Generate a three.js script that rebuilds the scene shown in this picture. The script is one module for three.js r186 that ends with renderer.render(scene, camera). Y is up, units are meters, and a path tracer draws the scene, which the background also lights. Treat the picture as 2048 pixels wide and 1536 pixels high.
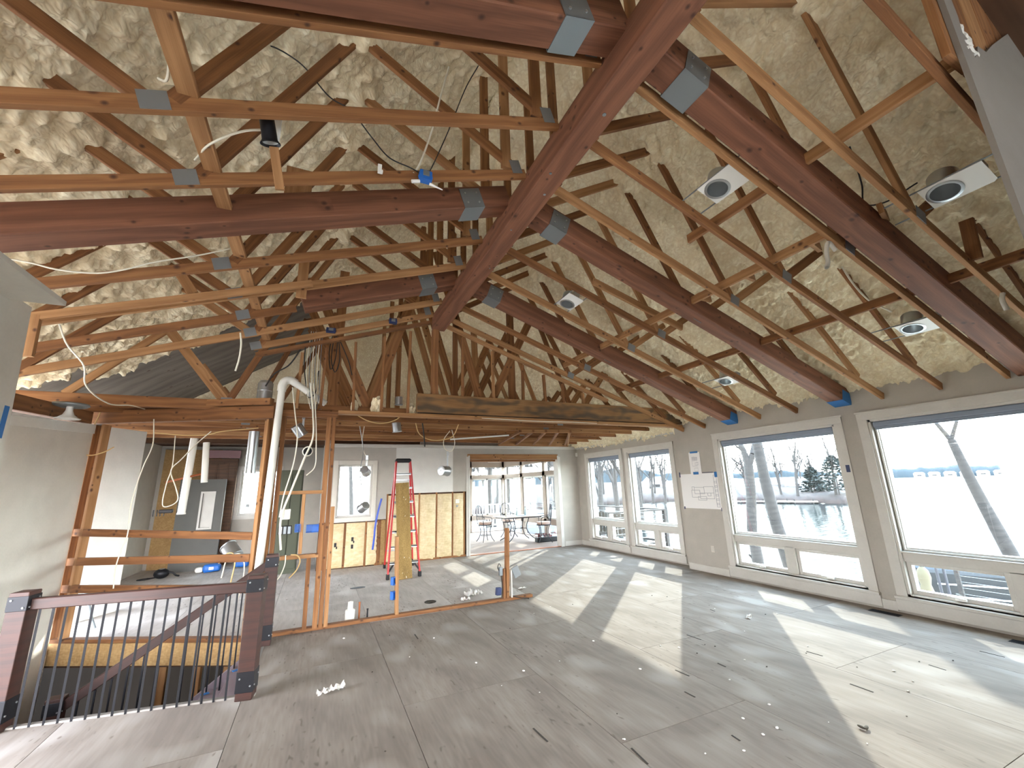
import * as THREE from 'three';
import { mergeGeometries } from 'three/addons/utils/BufferGeometryUtils.js';
import { RoundedBoxGeometry } from 'three/addons/geometries/RoundedBoxGeometry.js';
import { ImprovedNoise } from 'three/addons/math/ImprovedNoise.js';

// ---------------------------------------------------------------- camera, sky, sun, exposure
const scene = new THREE.Scene();
const EYE = new THREE.Vector3(0, 1.7, 0), PITCH = 0.24045, YAW = 0.43418, ROLL = -0.0305;
const camera = new THREE.PerspectiveCamera(2 * Math.atan(768 / 832) * 180 / Math.PI, 2048 / 1536, 0.05, 4000);
{
  const f = new THREE.Vector3(Math.sin(YAW) * Math.cos(PITCH), Math.sin(PITCH), -Math.cos(YAW) * Math.cos(PITCH));
  const r = new THREE.Vector3(Math.cos(YAW), 0, Math.sin(YAW)), u = new THREE.Vector3().crossVectors(r, f);
  const r2 = r.clone().multiplyScalar(Math.cos(ROLL)).addScaledVector(u, Math.sin(ROLL));
  const u2 = u.clone().multiplyScalar(Math.cos(ROLL)).addScaledVector(r, -Math.sin(ROLL));
  camera.quaternion.setFromRotationMatrix(new THREE.Matrix4().makeBasis(r2, u2, f.clone().negate()));
  camera.position.copy(EYE);
}
scene.add(camera);
const renderer = new THREE.WebGLRenderer({ antialias: true });
renderer.toneMapping = THREE.LinearToneMapping;
renderer.toneMappingExposure = 12.4;
renderer.shadowMap.enabled = true;
{ // hazy winter sky: nearly white at the horizon, a deeper and dimmer blue overhead
  const w = 64, h = 128, d = new Float32Array(w * h * 4);
  for (let j = 0; j < h; j++) {
    const el = ((j + .5) / h - .5) * 180, t = Math.exp(-Math.max(0, el) / 23);
    for (let i = 0; i < w; i++) d.set([.18 + .82 * t, .255 + .735 * t, .38 + .61 * t, 1], 4 * (j * w + i));
  }
  const sky = new THREE.DataTexture(d, w, h, THREE.RGBAFormat, THREE.FloatType);
  sky.mapping = THREE.EquirectangularReflectionMapping; sky.magFilter = sky.minFilter = THREE.LinearFilter; sky.needsUpdate = true;
  scene.background = sky; scene.backgroundIntensity = 3.3;
}
const sun = new THREE.DirectionalLight(new THREE.Color().setRGB(1, 0.9, 0.80), 0.72);
sun.position.set(1, 0.56, -0.955).multiplyScalar(40);
sun.castShadow = true;
sun.shadow.mapSize.set(4096, 4096);
Object.assign(sun.shadow.camera, { left: -25, right: 25, top: 25, bottom: -25, near: 1, far: 120 });
scene.add(sun);

// ---------------------------------------------------------------- helpers
let seed = 12345;
const rnd = () => { seed |= 0; seed = seed + 0x6D2B79F5 | 0; let t = Math.imul(seed ^ seed >>> 15, 1 | seed); t = t + Math.imul(t ^ t >>> 7, 61 | t) ^ t; return ((t ^ t >>> 14) >>> 0) / 4294967296; };
const rr = (a, b) => a + (b - a) * rnd();
const V = (x, y, z) => Array.isArray(x) ? new THREE.Vector3(...x) : new THREE.Vector3(x, y, z);
const perlin = new ImprovedNoise();
const N3 = (x, y, z) => perlin.noise(x + 100.3, y + 57.1, z + 33.7);
const used = {};
const numbered = (n) => { if (used[n] === undefined) { used[n] = 1; return n; } return n + '_' + String(used[n]++).padStart(3, '0'); };
function thing(name, label, category, pos = [0, 0, 0], group) {
  const o = new THREE.Group(); o.name = numbered(name); o.position.set(...pos); scene.add(o);
  o.userData = { label, category }; if (group) o.userData.group = group;
  return o;
}
function structure(name, parent) {
  const o = new THREE.Group(); o.name = parent ? name : numbered(name); (parent || scene).add(o);
  if (!parent) o.userData.kind = 'structure';
  return o;
}
function mesh(name, geo, mat, parent) {          // a part of parent, or a top-level mesh
  const m = new THREE.Mesh(Array.isArray(geo) ? mergeGeometries(geo.map((g) => g.index ? g.toNonIndexed() : g)) : geo, mat);
  m.name = parent ? name : numbered(name); m.castShadow = m.receiveShadow = true; (parent || scene).add(m);
  return m;
}
function single(name, label, category, geo, mat, group) {
  const m = mesh(name, geo, mat); m.userData = { label, category }; if (group) m.userData.group = group; return m;
}
function struct(name, geo, mat, parent) { const m = mesh(name, geo, mat, parent); if (!parent) m.userData.kind = 'structure'; return m; }
function box(w, h, d, x = 0, y = 0, z = 0) { const g = new THREE.BoxGeometry(w, h, d); g.translate(x, y, z); return uvBox(g); }
function rbox(w, h, d, x = 0, y = 0, z = 0, r = 0.004) { const g = new RoundedBoxGeometry(w, h, d, 1, Math.min(r, w / 2.2, h / 2.2, d / 2.2)); g.translate(x, y, z); return uvBox(g); }
function span(a, b, r) { const s = [0, 1, 2].map((i) => Math.abs(b[i] - a[i])), c = [0, 1, 2].map((i) => (a[i] + b[i]) / 2); return r ? rbox(...s, ...c, r) : box(...s, ...c); }
function uvBox(g) {                               // uv in metres by the dominant normal
  if (g.index) g = g.toNonIndexed();
  const p = g.attributes.position, n = g.attributes.normal, uv = new Float32Array(p.count * 2);
  for (let i = 0; i < p.count; i++) {
    const ax = Math.abs(n.getX(i)), ay = Math.abs(n.getY(i)), az = Math.abs(n.getZ(i));
    const [a, b] = ay >= ax && ay >= az ? [p.getX(i), p.getZ(i)] : ax >= az ? [p.getZ(i), p.getY(i)] : [p.getX(i), p.getY(i)];
    uv[2 * i] = a; uv[2 * i + 1] = b;
  }
  g.setAttribute('uv', new THREE.BufferAttribute(uv, 2)); return g;
}
// a sawn board of length L along x, height h, width w, with eased edges
function boardGeo(L, h, w, c = 0.003) {
  const H = h / 2, W = w / 2, s = [[H - c, W], [H, W - c], [H, c - W], [H - c, -W], [c - H, -W], [-H, c - W], [-H, W - c], [c - H, W]].reverse();
  const pos = [], uv = [], ou = rr(0, 7), ov = rr(0, 7); let per = 0;
  for (let i = 0; i < 8; i++) {
    const a = s[i], b = s[(i + 1) % 8], l = Math.hypot(b[0] - a[0], b[1] - a[1]);
    const q = [[-L / 2, a, per], [-L / 2, b, per + l], [L / 2, b, per + l], [-L / 2, a, per], [L / 2, b, per + l], [L / 2, a, per]];
    for (const [x, t, v] of q) { pos.push(x, t[0], t[1]); uv.push(x + ou, v + ov); }
    per += l;
  }
  for (const e of [-1, 1]) for (let i = 1; i < 7; i++) {
    const tri = e > 0 ? [s[0], s[i + 1], s[i]] : [s[0], s[i], s[i + 1]];
    for (const t of tri) { pos.push(e * L / 2, t[0], t[1]); uv.push(ou + t[0] * .2, ov + t[1]); }
  }
  const g = new THREE.BufferGeometry();
  g.setAttribute('position', new THREE.Float32BufferAttribute(pos, 3)); g.setAttribute('uv', new THREE.Float32BufferAttribute(uv, 2));
  g.computeVertexNormals(); return g;
}
function frameAt(A, B, side) {                    // x along A->B, z along side
  const x = V(B).sub(V(A)), L = x.length(); x.normalize();
  let z = V(side); z.addScaledVector(x, -z.dot(x)).normalize();
  const y = new THREE.Vector3().crossVectors(z, x);
  return [L, new THREE.Matrix4().makeBasis(x, y, z).setPosition(V(A).add(V(B)).multiplyScalar(.5))];
}
function barGeo(A, B, h, w, side = [0, 0, 1], c) { const [L, m] = frameAt(A, B, side); return boardGeo(L, h, w, c).applyMatrix4(m); }
function bar(name, A, B, h, w, mat, parent, side = [0, 0, 1], c) {
  const [L, m] = frameAt(A, B, side), o = mesh(name, boardGeo(L, h, w, c), mat, parent);
  m.decompose(o.position, o.quaternion, o.scale); return o;
}
function lumber(name, label, category, A, B, h, w, mat, side, group) { const o = bar(name, A, B, h, w, mat, null, side); o.userData = { label, category }; if (group) o.userData.group = group; return o; }
function tube(pts, r, seg = 0, rad = 6) { return new THREE.TubeGeometry(new THREE.CatmullRomCurve3(pts.map((p) => V(p))), seg || Math.max(8, pts.length * 6), r, rad, false); }
function rod(A, B, r, rad = 10, r2 = r) { const d = V(B).sub(V(A)), L = d.length(), g = new THREE.CylinderGeometry(r2, r, L, rad); g.applyQuaternion(new THREE.Quaternion().setFromUnitVectors(V(0, 1, 0), d.normalize())); g.translate(...V(A).add(V(B)).multiplyScalar(.5).toArray()); return g; }
function lathe(prof, seg = 24) { return new THREE.LatheGeometry(prof.map((p) => new THREE.Vector2(...p)), seg); }
function put(o, x, y, z, rx = 0, ry = 0, rz = 0) { o.position.set(x, y, z); o.rotation.set(rx, ry, rz); return o; }
// a flat slab from a plan outline, extruded; to = matrix
function slab(pts, t, holes = []) {
  const s = new THREE.Shape(pts.map((p) => new THREE.Vector2(...p)));
  for (const h of holes) s.holes.push(new THREE.Path(h.map((p) => new THREE.Vector2(...p))));
  return new THREE.ExtrudeGeometry(s, { depth: t, bevelEnabled: false });
}
const wallX = (pts, t, x, holes) => { const g = slab(pts.map(([z, y]) => [-z, y]), t, (holes || []).map((h) => h.map(([z, y]) => [-z, y]))); g.rotateY(Math.PI / 2); g.translate(x, 0, 0); return uvBox(g); };   // outline in (z, y), thickness towards +x
const wallZ = (pts, t, z, holes) => { const g = slab(pts, t, holes); g.translate(0, 0, z - t); return uvBox(g); };          // outline in (x, y), thickness towards -z
const slabY = (pts, t, y, holes) => { const g = slab(pts.map(([x, z]) => [x, -z]), t, holes && holes.map((h) => h.map(([x, z]) => [x, -z]))); g.rotateX(-Math.PI / 2); g.translate(0, y - t, 0); return uvBox(g); }; // outline in (x, z), top at y
const rect = (a, b, c, d) => [[a, b], [c, b], [c, d], [a, d]];

// ---------------------------------------------------------------- procedural textures and materials
function tex(w, h, fn, ru = 1, rv = 1, srgb = true) {
  const d = new Uint8Array(w * h * 4);
  for (let j = 0; j < h; j++) for (let i = 0; i < w; i++) { const c = fn(i / w, j / h), k = 4 * (j * w + i); for (let m = 0; m < 3; m++) d[k + m] = Math.max(0, Math.min(255, c[m] * 255)); d[k + 3] = 255; }
  const t = new THREE.DataTexture(d, w, h); t.wrapS = t.wrapT = THREE.RepeatWrapping; t.magFilter = THREE.LinearFilter; t.minFilter = THREE.LinearMipmapLinearFilter; t.generateMipmaps = true;
  if (srgb) t.colorSpace = THREE.SRGBColorSpace; t.repeat.set(1 / ru, 1 / rv); t.needsUpdate = true; return t;
}
const per = (u, v, fu, fv, z) => {                 // tiling noise
  const a = N3(u * fu, v * fv, z), b = N3((u - 1) * fu, v * fv, z), c = N3(u * fu, (v - 1) * fv, z), d = N3((u - 1) * fu, (v - 1) * fv, z);
  return (a * (1 - u) + b * u) * (1 - v) + (c * (1 - u) + d * u) * v;
};
const mix = (a, b, t) => a.map((x, i) => x + (b[i] - x) * t);
const cl = (x) => Math.max(0, Math.min(1, x));
function woodTex(light, dark, s, knots = 9, ru = 2.4, rv = .3) {
  const K = []; let q = s * 77.7; const r = () => { q = Math.sin(q * 12.9898 + 4.1) * 43758.5453; q -= Math.floor(q); return q; };
  for (let i = 0; i < knots; i++) K.push([r(), r(), .006 + .008 * r()]);
  return tex(1024, 128, (u, v) => {
    let k = 0, warp = 0;
    for (const [ku, kv, kr] of K) { const du = (u - ku) * ru, dv = (v - kv) * rv, d = Math.hypot(du * .8, dv) / (kr * 1.4); k = Math.max(k, cl(1.3 - d)); warp += Math.exp(-d * d * .12) * .5; }
    const g = .5 + .5 * Math.sin(24 * v + 6 * per(u, v, 3, 3, s) + 4 * warp + 2 * per(u, v, 9, 5, s + 2));
    const f = per(u, v, 12, 60, s + 5), b = per(u, v, 5, 2, s + 9);
    return mix(mix(light, dark, cl(.42 * g + .45 * f + .5 * b + .12)), [.2, .1, .05], k * .75);
  }, ru, rv);
}
const std = (o) => new THREE.MeshStandardMaterial({ roughness: .85, ...o });
const hex = (h) => new THREE.Color(h);
const LT = [woodTex([.60, .415, .25], [.43, .265, .14], 1), woodTex([.545, .365, .21], [.375, .225, .11], 2, 12), woodTex([.675, .50, .33], [.52, .355, .21], 3, 6)];
const LUM = LT.map((t) => std({ map: t, bumpMap: t, bumpScale: .0006, roughness: .8 }));
const lum = () => LUM[Math.floor(rnd() * 2.6)];
const timberTex = woodTex([.51, .33, .235], [.345, .20, .13], 7, 26, 3, .5);
const TIMBER = std({ map: timberTex, bumpMap: timberTex, bumpScale: .003, roughness: .72 });
const railTex = woodTex([.235, .115, .08], [.145, .07, .05], 8, 5, 2, .3);
const RAILWOOD = std({ map: railTex, roughness: .5 });
const headerTex = tex(1024, 64, (u, v) => { const b = per(u, v, 6, 2.5, 61), f = per(u, v, 14, 40, 62), s = cl(2.6 * (per(u, v, 4, 3, 66) + .55 * per(u, v, 18, 5, 64) + .06)); return mix(mix([.58, .43, .27], [.46, .325, .19], cl(.4 + f + b)), [.285, .245, .20], s * .8); }, 3, .34);
const HEADER = std({ map: headerTex, bumpMap: headerTex, bumpScale: .001 });
const plyTex = (s, A = [.595, .552, .512], B = [.485, .44, .40], W = [.685, .655, .625]) => tex(1024, 512, (u, v) => {
  const g = .5 + .5 * Math.sin(70 * v + 14 * per(u, v, 2, 4, s) + 6 * per(u, v, 5, 9, s + 1)), f = per(u, v, 16, 70, s + 2), b = per(u, v, 3, 3, s + 3) + .6 * per(u, v, 8, 7, s + 4), w = cl(2.5 * (per(u, v, 5, 4, s + 7) - .12)), d = cl(4 * (per(u, v, 30, 40, s + 8) - .34));
  let c = mix(A, B, cl(.45 + .18 * g + .35 * f + .75 * b));
  c = mix(c, W, w * .75); return mix(c, [.34, .29, .25], d * .6);
}, 2.44, 1.22);
const PLY = [plyTex(21), plyTex(73)].map((t) => std({ map: t, bumpMap: t, bumpScale: .0012, roughness: .9 }));
const osbTex = tex(512, 512, (u, v) => { const a = per(u, v, 26, 60, 3), b = per(u, v, 60, 24, 4), c = per(u, v, 8, 8, 5); return mix([.74, .61, .42], [.62, .48, .30], cl(.45 + .7 * a + .6 * b + .5 * c)); }, 1, 1);
const PLYPALE = [25].map((s) => plyTex(s, [.76, .73, .70], [.65, .615, .58], [.82, .80, .775])).map((t) => std({ map: t, bumpMap: t, bumpScale: .001, roughness: .9 }));
const OSB = std({ map: osbTex, bumpMap: osbTex, bumpScale: .001 });
const OLDDECK = std({ map: woodTex([.47, .44, .40], [.34, .315, .285], 15, 4, 2.4, 1.2), roughness: .95 });
const DARKPLY = std({ map: woodTex([.36, .25, .17], [.22, .14, .09], 12, 4, 2.4, 1.2), roughness: .95 });
const foamTex = tex(512, 512, (u, v) => { const a = per(u, v, 9, 9, 13), b = Math.abs(per(u, v, 24, 24, 14)), c = Math.abs(per(u, v, 52, 52, 15)); return mix([.86, .775, .62], [.99, .95, .835], cl(.30 + .4 * a + 1.1 * b + .7 * c)); }, 1.3, 1.3);
const FOAM = std({ map: foamTex, bumpMap: foamTex, bumpScale: .035, roughness: .95 });
const paint = (c, s = 5) => std({ map: tex(256, 256, (u, v) => { const k = 1 + .035 * per(u, v, 7, 7, s) + .02 * per(u, v, 50, 50, s + 1); return [c[0] * k, c[1] * k, c[2] * k]; }, 1.1, 1.1), roughness: .8 });
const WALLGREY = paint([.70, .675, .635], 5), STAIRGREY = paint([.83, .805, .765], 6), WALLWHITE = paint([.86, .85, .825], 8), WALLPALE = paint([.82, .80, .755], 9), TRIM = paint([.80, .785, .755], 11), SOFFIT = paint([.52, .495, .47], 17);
TRIM.roughness = .45;
const STEEL = std({ color: hex('#8c9295'), metalness: .75, roughness: .5 }), GALV = std({ color: hex('#b6babc'), metalness: .85, roughness: .32 }), PLATE = std({ color: hex('#86888a'), metalness: .55, roughness: .55 });
const BLACK = std({ color: hex('#1b1a1c'), roughness: .5, metalness: .3 }), BLACKM = std({ color: hex('#26262a'), roughness: .45, metalness: .6 });
const TAPE = std({ color: hex('#2f6fae'), roughness: .7 }), BOXBLUE = std({ color: hex('#1d62b4'), roughness: .45 }), DARKBLUE = std({ color: hex('#232f57'), roughness: .5 });
const WIRE = std({ color: hex('#e9e2cf'), roughness: .55 }), WIREY = std({ color: hex('#d8b57c'), roughness: .6 }), WIREB = std({ color: hex('#262320'), roughness: .6 });
const PVC = std({ color: hex('#e6e3da'), roughness: .4 }), WHITE = std({ color: hex('#ecebe6'), roughness: .5 }), COPPER = std({ color: hex('#9c5a35'), metalness: .6, roughness: .45 });
const GLASS = new THREE.MeshPhysicalMaterial({ color: hex('#f4fbfa'), transmission: 1, thickness: 0, roughness: 0, ior: 1.45 });
const BLIND = std({ color: hex('#8b96a6'), roughness: .75 });

// ---------------------------------------------------------------- the setting: floor, walls, windows, roof
const RAILA = [-.43, -4.72], RAILB = [-2.95, -5.18], PA = [-.62, -6.36], PB = [-2.85, -7.57];
function clip(poly, fn) {
  const out = [];
  for (let i = 0; i < poly.length; i++) {
    const a = poly[i], b = poly[(i + 1) % poly.length], fa = fn(a), fb = fn(b);
    if (fa >= 0) out.push(a);
    if (fa * fb < 0) { const t = fa / (fa - fb); out.push([a[0] + (b[0] - a[0]) * t, a[1] + (b[1] - a[1]) * t]); }
  }
  return out;
}
const sideOf = (A, B) => (p) => (B[0] - A[0]) * (p[1] - A[1]) - (B[1] - A[1]) * (p[0] - A[0]);
const nearOfRail = sideOf(RAILB, RAILA), farOfPart = sideOf(PA, PB);   // >= 0 on the side that has floor
{
  const fl = structure('floor');
  const put1 = (poly) => {
    if (poly.length < 3) return;
    const g = slabY(poly, .018, 0); const far = poly.every((p) => p[1] < -6.3 && p[0] < 3.3), o = mesh('plywood_sheet', g, far ? PLYPALE[0] : PLY[Math.floor(rnd() * 2)], fl);   // kitchen sheets use the paler plywood
    const uv = g.attributes.uv, ou = rr(0, 2), ov = rr(0, 2);
    for (let i = 0; i < uv.count; i++) { const a = uv.getX(i), b = uv.getY(i); uv.setXY(i, b + ou, a + ov); }
    return o;
  };
  const xs = [-3.9, -2.895, -1.675, -.455, .765, 1.985, 3.205, 4.425, 5.645, 6.865, 7.1], e = .0022;
  for (let k = 0; k < xs.length - 1; k++) {
    const off = (k % 2 === 0) ? -1.48 : -.27;
    const cuts = []; for (let z = off + 2.44 * 3; z > -13.5; z -= 2.44) cuts.push(z); cuts.push(-6.42); cuts.sort((a, b) => b - a); cuts.push(-13.5);
    for (let n = 0; n < cuts.length - 1; n++) {
      const z1 = cuts[n], z0 = Math.max(cuts[n + 1], k < 4 ? -13.5 : -10.82), zt = Math.min(z1, 5);
      if (zt <= z0 + .02) continue;
      const r = rect(xs[k] + e, z0 + e, xs[k + 1] - e, zt - e);
      if (xs[k] > 6.8 && z1 > -6.6) { if (z0 < -6.62) put1(rect(xs[k] + e, z0, xs[k + 1], -6.62)); continue; }
      if (k < 3) { put1(clip(r, nearOfRail)); put1(clip(r, farOfPart)); } else put1(r);
    }
  }
  const B = [[-3.9, 5], [7.1, 5], [7.1, -10.82], [.4, -10.82], [.4, -13.5], [-3.9, -13.5]];
  mesh('subfloor', slabY(B, .25, -.022, [[[-.44, -4.74], [-.44, -6.3], [-.62, -6.39], PB, [-2.95, -5.2]]]), DARKPLY, fl);
}
// window wall: main room at x = 6.85, kitchen bay set back to x = 7.1
const W = [['window_1', 7.1, -10.27, -8.82], ['window_2', 7.1, -8.5, -7.06], ['window_3', 6.85, -5.58, -3.57], ['window_4', 6.85, -3.15, -1.13], ['window_5', 6.85, .6, 3.2]];  // last entry is an unseen window added behind the camera for fill light
{
  const hole = (w) => rect(w[2], .22, w[3], 2.44);
  struct('wall_right', [wallX(rect(-6.62, -.25, 5, 2.97), .27, 6.85, W.slice(2).map(hole)), wallX(rect(-10.95, -.25, -6.62, 2.80), .22, 7.1, W.slice(0, 2).map(hole))], WALLGREY);
  for (const [n, X, z0, z1] of W) {
    const w = structure(n), zm = (z0 + z1) / 2;
    // casing on the wall
    mesh('casing', [span([X - .018, .2, z0 - .115], [X + .004, 2.55, z0], .004), span([X - .018, .2, z1], [X + .004, 2.55, z1 + .115], .004), span([X - .022, 2.44, z0 - .115], [X + .004, 2.55, z1 + .115], .004), span([X - .032, 2.535, z0 - .125], [X + .004, 2.558, z1 + .125], .004)], TRIM, w);
    mesh('stool', span([X - .05, .165, z0 - .13], [X + .1, .205, z1 + .13], .008), TRIM, w);
    mesh('apron', span([X - .028, .03, z0 - .13], [X + .004, .165, z1 + .13], .005), TRIM, w);
    const j = [span([X, .2, z0 - .004], [X + .2, 2.44, z0 + .03]), span([X, .2, z1 - .03], [X + .2, 2.44, z1 + .004]), span([X, 2.41, z0], [X + .2, 2.444, z1]), span([X, .2, z0], [X + .2, .235, z1]),
      span([X + .03, .62, z0], [X + .2, .725, z1], .006), span([X + .0, .725, z0 + .02], [X + .12, .745, z1 - .02], .005)];
    mesh('jamb', j, TRIM, w);
    const S = (y0, y1, a, b, t, x0, x1) => [span([x0, y0, a], [x1, y1, a + t], .005), span([x0, y0, b - t], [x1, y1, b], .005), span([x0, y1 - t, a + t], [x1, y1, b - t], .005), span([x0, y0, a + t], [x1, y0 + t, b - t], .005)];
    mesh('sash', [...S(.735, 2.43, z0 + .02, z1 - .02, .055, X + .08, X + .17), ...S(.75, 2.4, z0 + .045, z1 - .045, .02, X + .05, X + .08)], TRIM, w);
    mesh('pane', span([X + .12, .78, z0 + .07], [X + .126, 2.38, z1 - .07]), GLASS, w);
    mesh('mullion', span([X + .03, .21, zm - .07], [X + .2, .64, zm + .07], .006), TRIM, w);
    for (const [a, b] of [[z0 + .03, zm - .07], [zm + .07, z1 - .03]]) {
      const s = mesh('awning_sash', S(.235, .63, a, b, .05, X + .06, X + .14), TRIM, w);
      mesh('pane', span([X + .1, .28, a + .045], [X + .106, .585, b - .045]), GLASS, s);
      const m = (a + b) / 2;
      mesh('crank', [rbox(.03, .03, .1, X + .04, .262, m, .008), rod([X + .03, .275, m], [X + .0, .285, m - .07], .006, 8), rbox(.02, .02, .035, X - .002, .288, m - .085, .006)], WHITE, s);
    }
    const bl = mesh('roller_blind', [span([X + .012, 2.335, z0 + .04], [X + .085, 2.41, z1 - .04], .02), span([X + .03, 2.30, z0 + .05], [X + .07, 2.34, z1 - .05], .006), span([X + .02, 2.325, z0 + .045], [X + .078, 2.34, z1 - .045], .004)], BLIND, w);
  }
  const bb = (g) => g;
  struct('baseboard_right', [span([6.83, 0.01, -6.62], [6.852, .13, -5.72], .005), span([6.83, .01, -3.44], [6.852, .13, -3.28], .005), span([6.83, .01, -1.0], [6.852, .13, .25], .005), span([7.08, .01, -10.8], [7.102, .13, -10.41], .005), span([6.83, .01, -6.64], [7.1, .13, -6.62], .004)], TRIM);
  struct('trim_1', [span([7.06, 2.72, -10.8], [7.105, 2.80, -6.62], .01), span([.1, 2.72, -10.8], [7.1, 2.80, -10.76], .01)], TRIM);
}
// far wall of the kitchen
{
  const holes = [rect(.42, 1.10, 1.22, 2.32), rect(3.67, -.1, 6.40, 2.52)];
  struct('wall_far', wallZ(rect(.1, -.2, 7.32, 2.81), .14, -10.86, holes), DARKPLY);
  const d = structure('wall_far_drywall'); d.name = 'wall_far_drywall';
  mesh('painted_drywall', wallZ([[.1, 1.02], [1.56, 1.02], [1.56, 1.6], [1.75, 1.6], [1.75, 2.81], [.1, 2.81]], .05, -10.8, [rect(.44, 1.12, 1.2, 2.3)]), WALLGREY, d);
  mesh('bare_drywall', wallZ(rect(1.75, 1.6, 3.22, 2.81), .056, -10.796), WALLWHITE, d);
  mesh('painted_drywall', wallZ([[3.22, 1.6], [3.6, 1.6], [3.6, -.1], [3.67, -.1], [3.67, 2.52], [6.40, 2.52], [6.40, -.1], [7.1, -.1], [7.1, 2.81], [3.22, 2.81]], .05, -10.8), WALLGREY, d);
  struct('baseboard_far', span([6.52, .01, -10.8], [7.09, .13, -10.78], .004), TRIM);
  const w = structure('window_7');
  const fr = (x0, y0, x1, y1, t, z0, z1) => [span([x0, y0, z0], [x0 + t, y1, z1], .004), span([x1 - t, y0, z0], [x1, y1, z1], .004), span([x0 + t, y1 - t, z0], [x1 - t, y1, z1], .004), span([x0 + t, y0, z0], [x1 - t, y0 + t, z1], .004)];
  mesh('casing', fr(.33, 1.0, 1.31, 2.41, .1, -10.81, -10.775), WALLPALE, w);
  mesh('sash', fr(.42, 1.1, 1.22, 2.32, .055, -10.95, -10.86), TRIM, w);
  mesh('pane', span([.46, 1.14, -10.9], [1.18, 2.28, -10.895]), GLASS, w);
  const o = structure('door_1');       // wide cased opening to the sunroom
  mesh('jamb', [span([3.64, 0, -11.02], [3.68, 2.53, -10.76], .004), span([6.39, 0, -11.02], [6.43, 2.53, -10.76], .004), span([3.58, 0, -10.8], [3.67, 2.5, -10.775], .004), span([6.40, 0, -10.8], [6.49, 2.5, -10.775], .004)], TRIM, o);
  bar('header_plank', [3.62, 2.50, -10.82], [6.42, 2.50, -10.82], .14, .07, LUM[2], o); bar('header_plank', [3.7, 2.40, -10.93], [6.38, 2.40, -10.93], .05, .09, LUM[0], o);
  mesh('threshold', span([3.68, 0, -10.93], [6.39, .015, -10.8], .004), COPPER, o);
}
// rooms behind the stair partition
{
  struct('wall_back', wallZ(rect(-3.95, -.2, .1, 2.95), .12, -13.4, [rect(-1.86, 1.16, -1.0, 2.33)]), WALLGREY);
  struct('wall_hall_left', wallX(rect(-13.4, -.2, -9.4, 2.95), .12, -3.78), WALLPALE);
  struct('wall_hall_right', wallX(rect(-13.4, -.2, -10.9, 2.95), .12, .1), WALLGREY);
  const w = structure('window_8'), fr = (x0, y0, x1, y1, t, z0, z1) => [span([x0, y0, z0], [x0 + t, y1, z1]), span([x1 - t, y0, z0], [x1, y1, z1]), span([x0 + t, y1 - t, z0], [x1 - t, y1, z1]), span([x0 + t, y0, z0], [x1 - t, y0 + t, z1])];
  mesh('casing', fr(-1.96, 1.06, -.9, 2.43, .1, -13.4, -13.37), TRIM, w); mesh('sash', [...fr(-1.86, 1.16, -1.0, 2.33, .05, -13.5, -13.44), span([-1.46, 1.2, -13.49], [-1.41, 2.3, -13.45])], TRIM, w);
  mesh('pane', span([-1.82, 1.2, -13.47], [-1.04, 2.29, -13.465]), GLASS, w);
  // half wall with a framed niche
  struct('wall_niche', wallZ(rect(-2.98, 0, -2.06, 2.08), .1, -12.6, [rect(-2.5, .95, -2.28, 1.75)]), paint([.40, .395, .38], 19));
  struct('trim_niche', fr(-2.54, .91, -2.24, 1.79, .04, -12.6, -12.58).concat([span([-2.5, .95, -12.69], [-2.28, 1.75, -12.66])]), TRIM);
}
// near left wall with its drywall soffit, grey stairwell wall, near right wall
struct('wall_left', [wallX([[5, -.2], [5, 2.94], [-3.62, 2.94], [-3.74, 1.7], [-3.74, -.2]].map((p) => [p[0], p[1]]), .12, -1.92)], WALLPALE);
struct('ceiling_soffit', span([-1.92, 2.905, -3.42], [-1.55, 2.935, 5]), WALLPALE);
struct('wall_stair', wallX([[-7.46, -2.8], [-5.0, -2.8], [-5.0, 2.46], [-7.46, 2.65]], .12, -2.93), STAIRGREY);
struct('trim_stair', wallX([[-7.46, 2.555], [-5.0, 2.38], [-5.0, 2.46], [-7.46, 2.68]], .016, -2.81), WALLWHITE);
{
  const rag = [[3.15, -.2], [3.15, 5.4], [3.30, 5.4], [3.285, 4.62], [3.30, 4.36], [3.27, 4.22], [3.36, 4.18], [3.33, 4.06], [3.40, 4.12], [3.47, 4.22], [3.60, 4.24], [3.80, 4.40], [4.1, 4.62], [4.6, 4.98], [5.2, 5.3], [6.9, 5.4], [6.9, -.2]];
  struct('wall_near_right', wallZ(rag, .025, -.588), SOFFIT);  // the shade on this wall is put into its darkened paint
  const w = structure('wall_near_framing');
  for (let i = 0; i < 9; i++) bar('blocking', [3.2 + .26 * i, 4.0, -.635], [3.2 + .26 * i, 5.5, -.635], .25, .04, LUM[i % 3], w, [0, 0, 1]);
  for (const [x, y, s] of [[3.31, 4.14, .07], [3.36, 4.22, .06], [3.30, 4.28, .05], [3.42, 4.13, .05]]) { const g = new THREE.IcosahedronGeometry(s, 2), p = g.attributes.position; for (let i = 0; i < p.count; i++) { const k = .8 + .6 * N3(p.getX(i) * 30, p.getY(i) * 30, x * 9); p.setXYZ(i, p.getX(i) * k + x, p.getY(i) * k + y, p.getZ(i) * .35 * k - .60); } g.computeVertexNormals(); mesh('torn_drywall_paper', g, WALLWHITE, w); }
}
// end of the house behind the camera: unseen openings added for front fill light
{
  struct('wall_near', wallZ([[-1.92, -.2], [7.05, -.2], [7.05, 2.9], [1.65, 6.5], [-1.92, 4.2]], .15, 3.75, [rect(-1.2, .2, 1.6, 2.5), rect(2.2, .2, 5.0, 2.5)]), WALLPALE);
}
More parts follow.
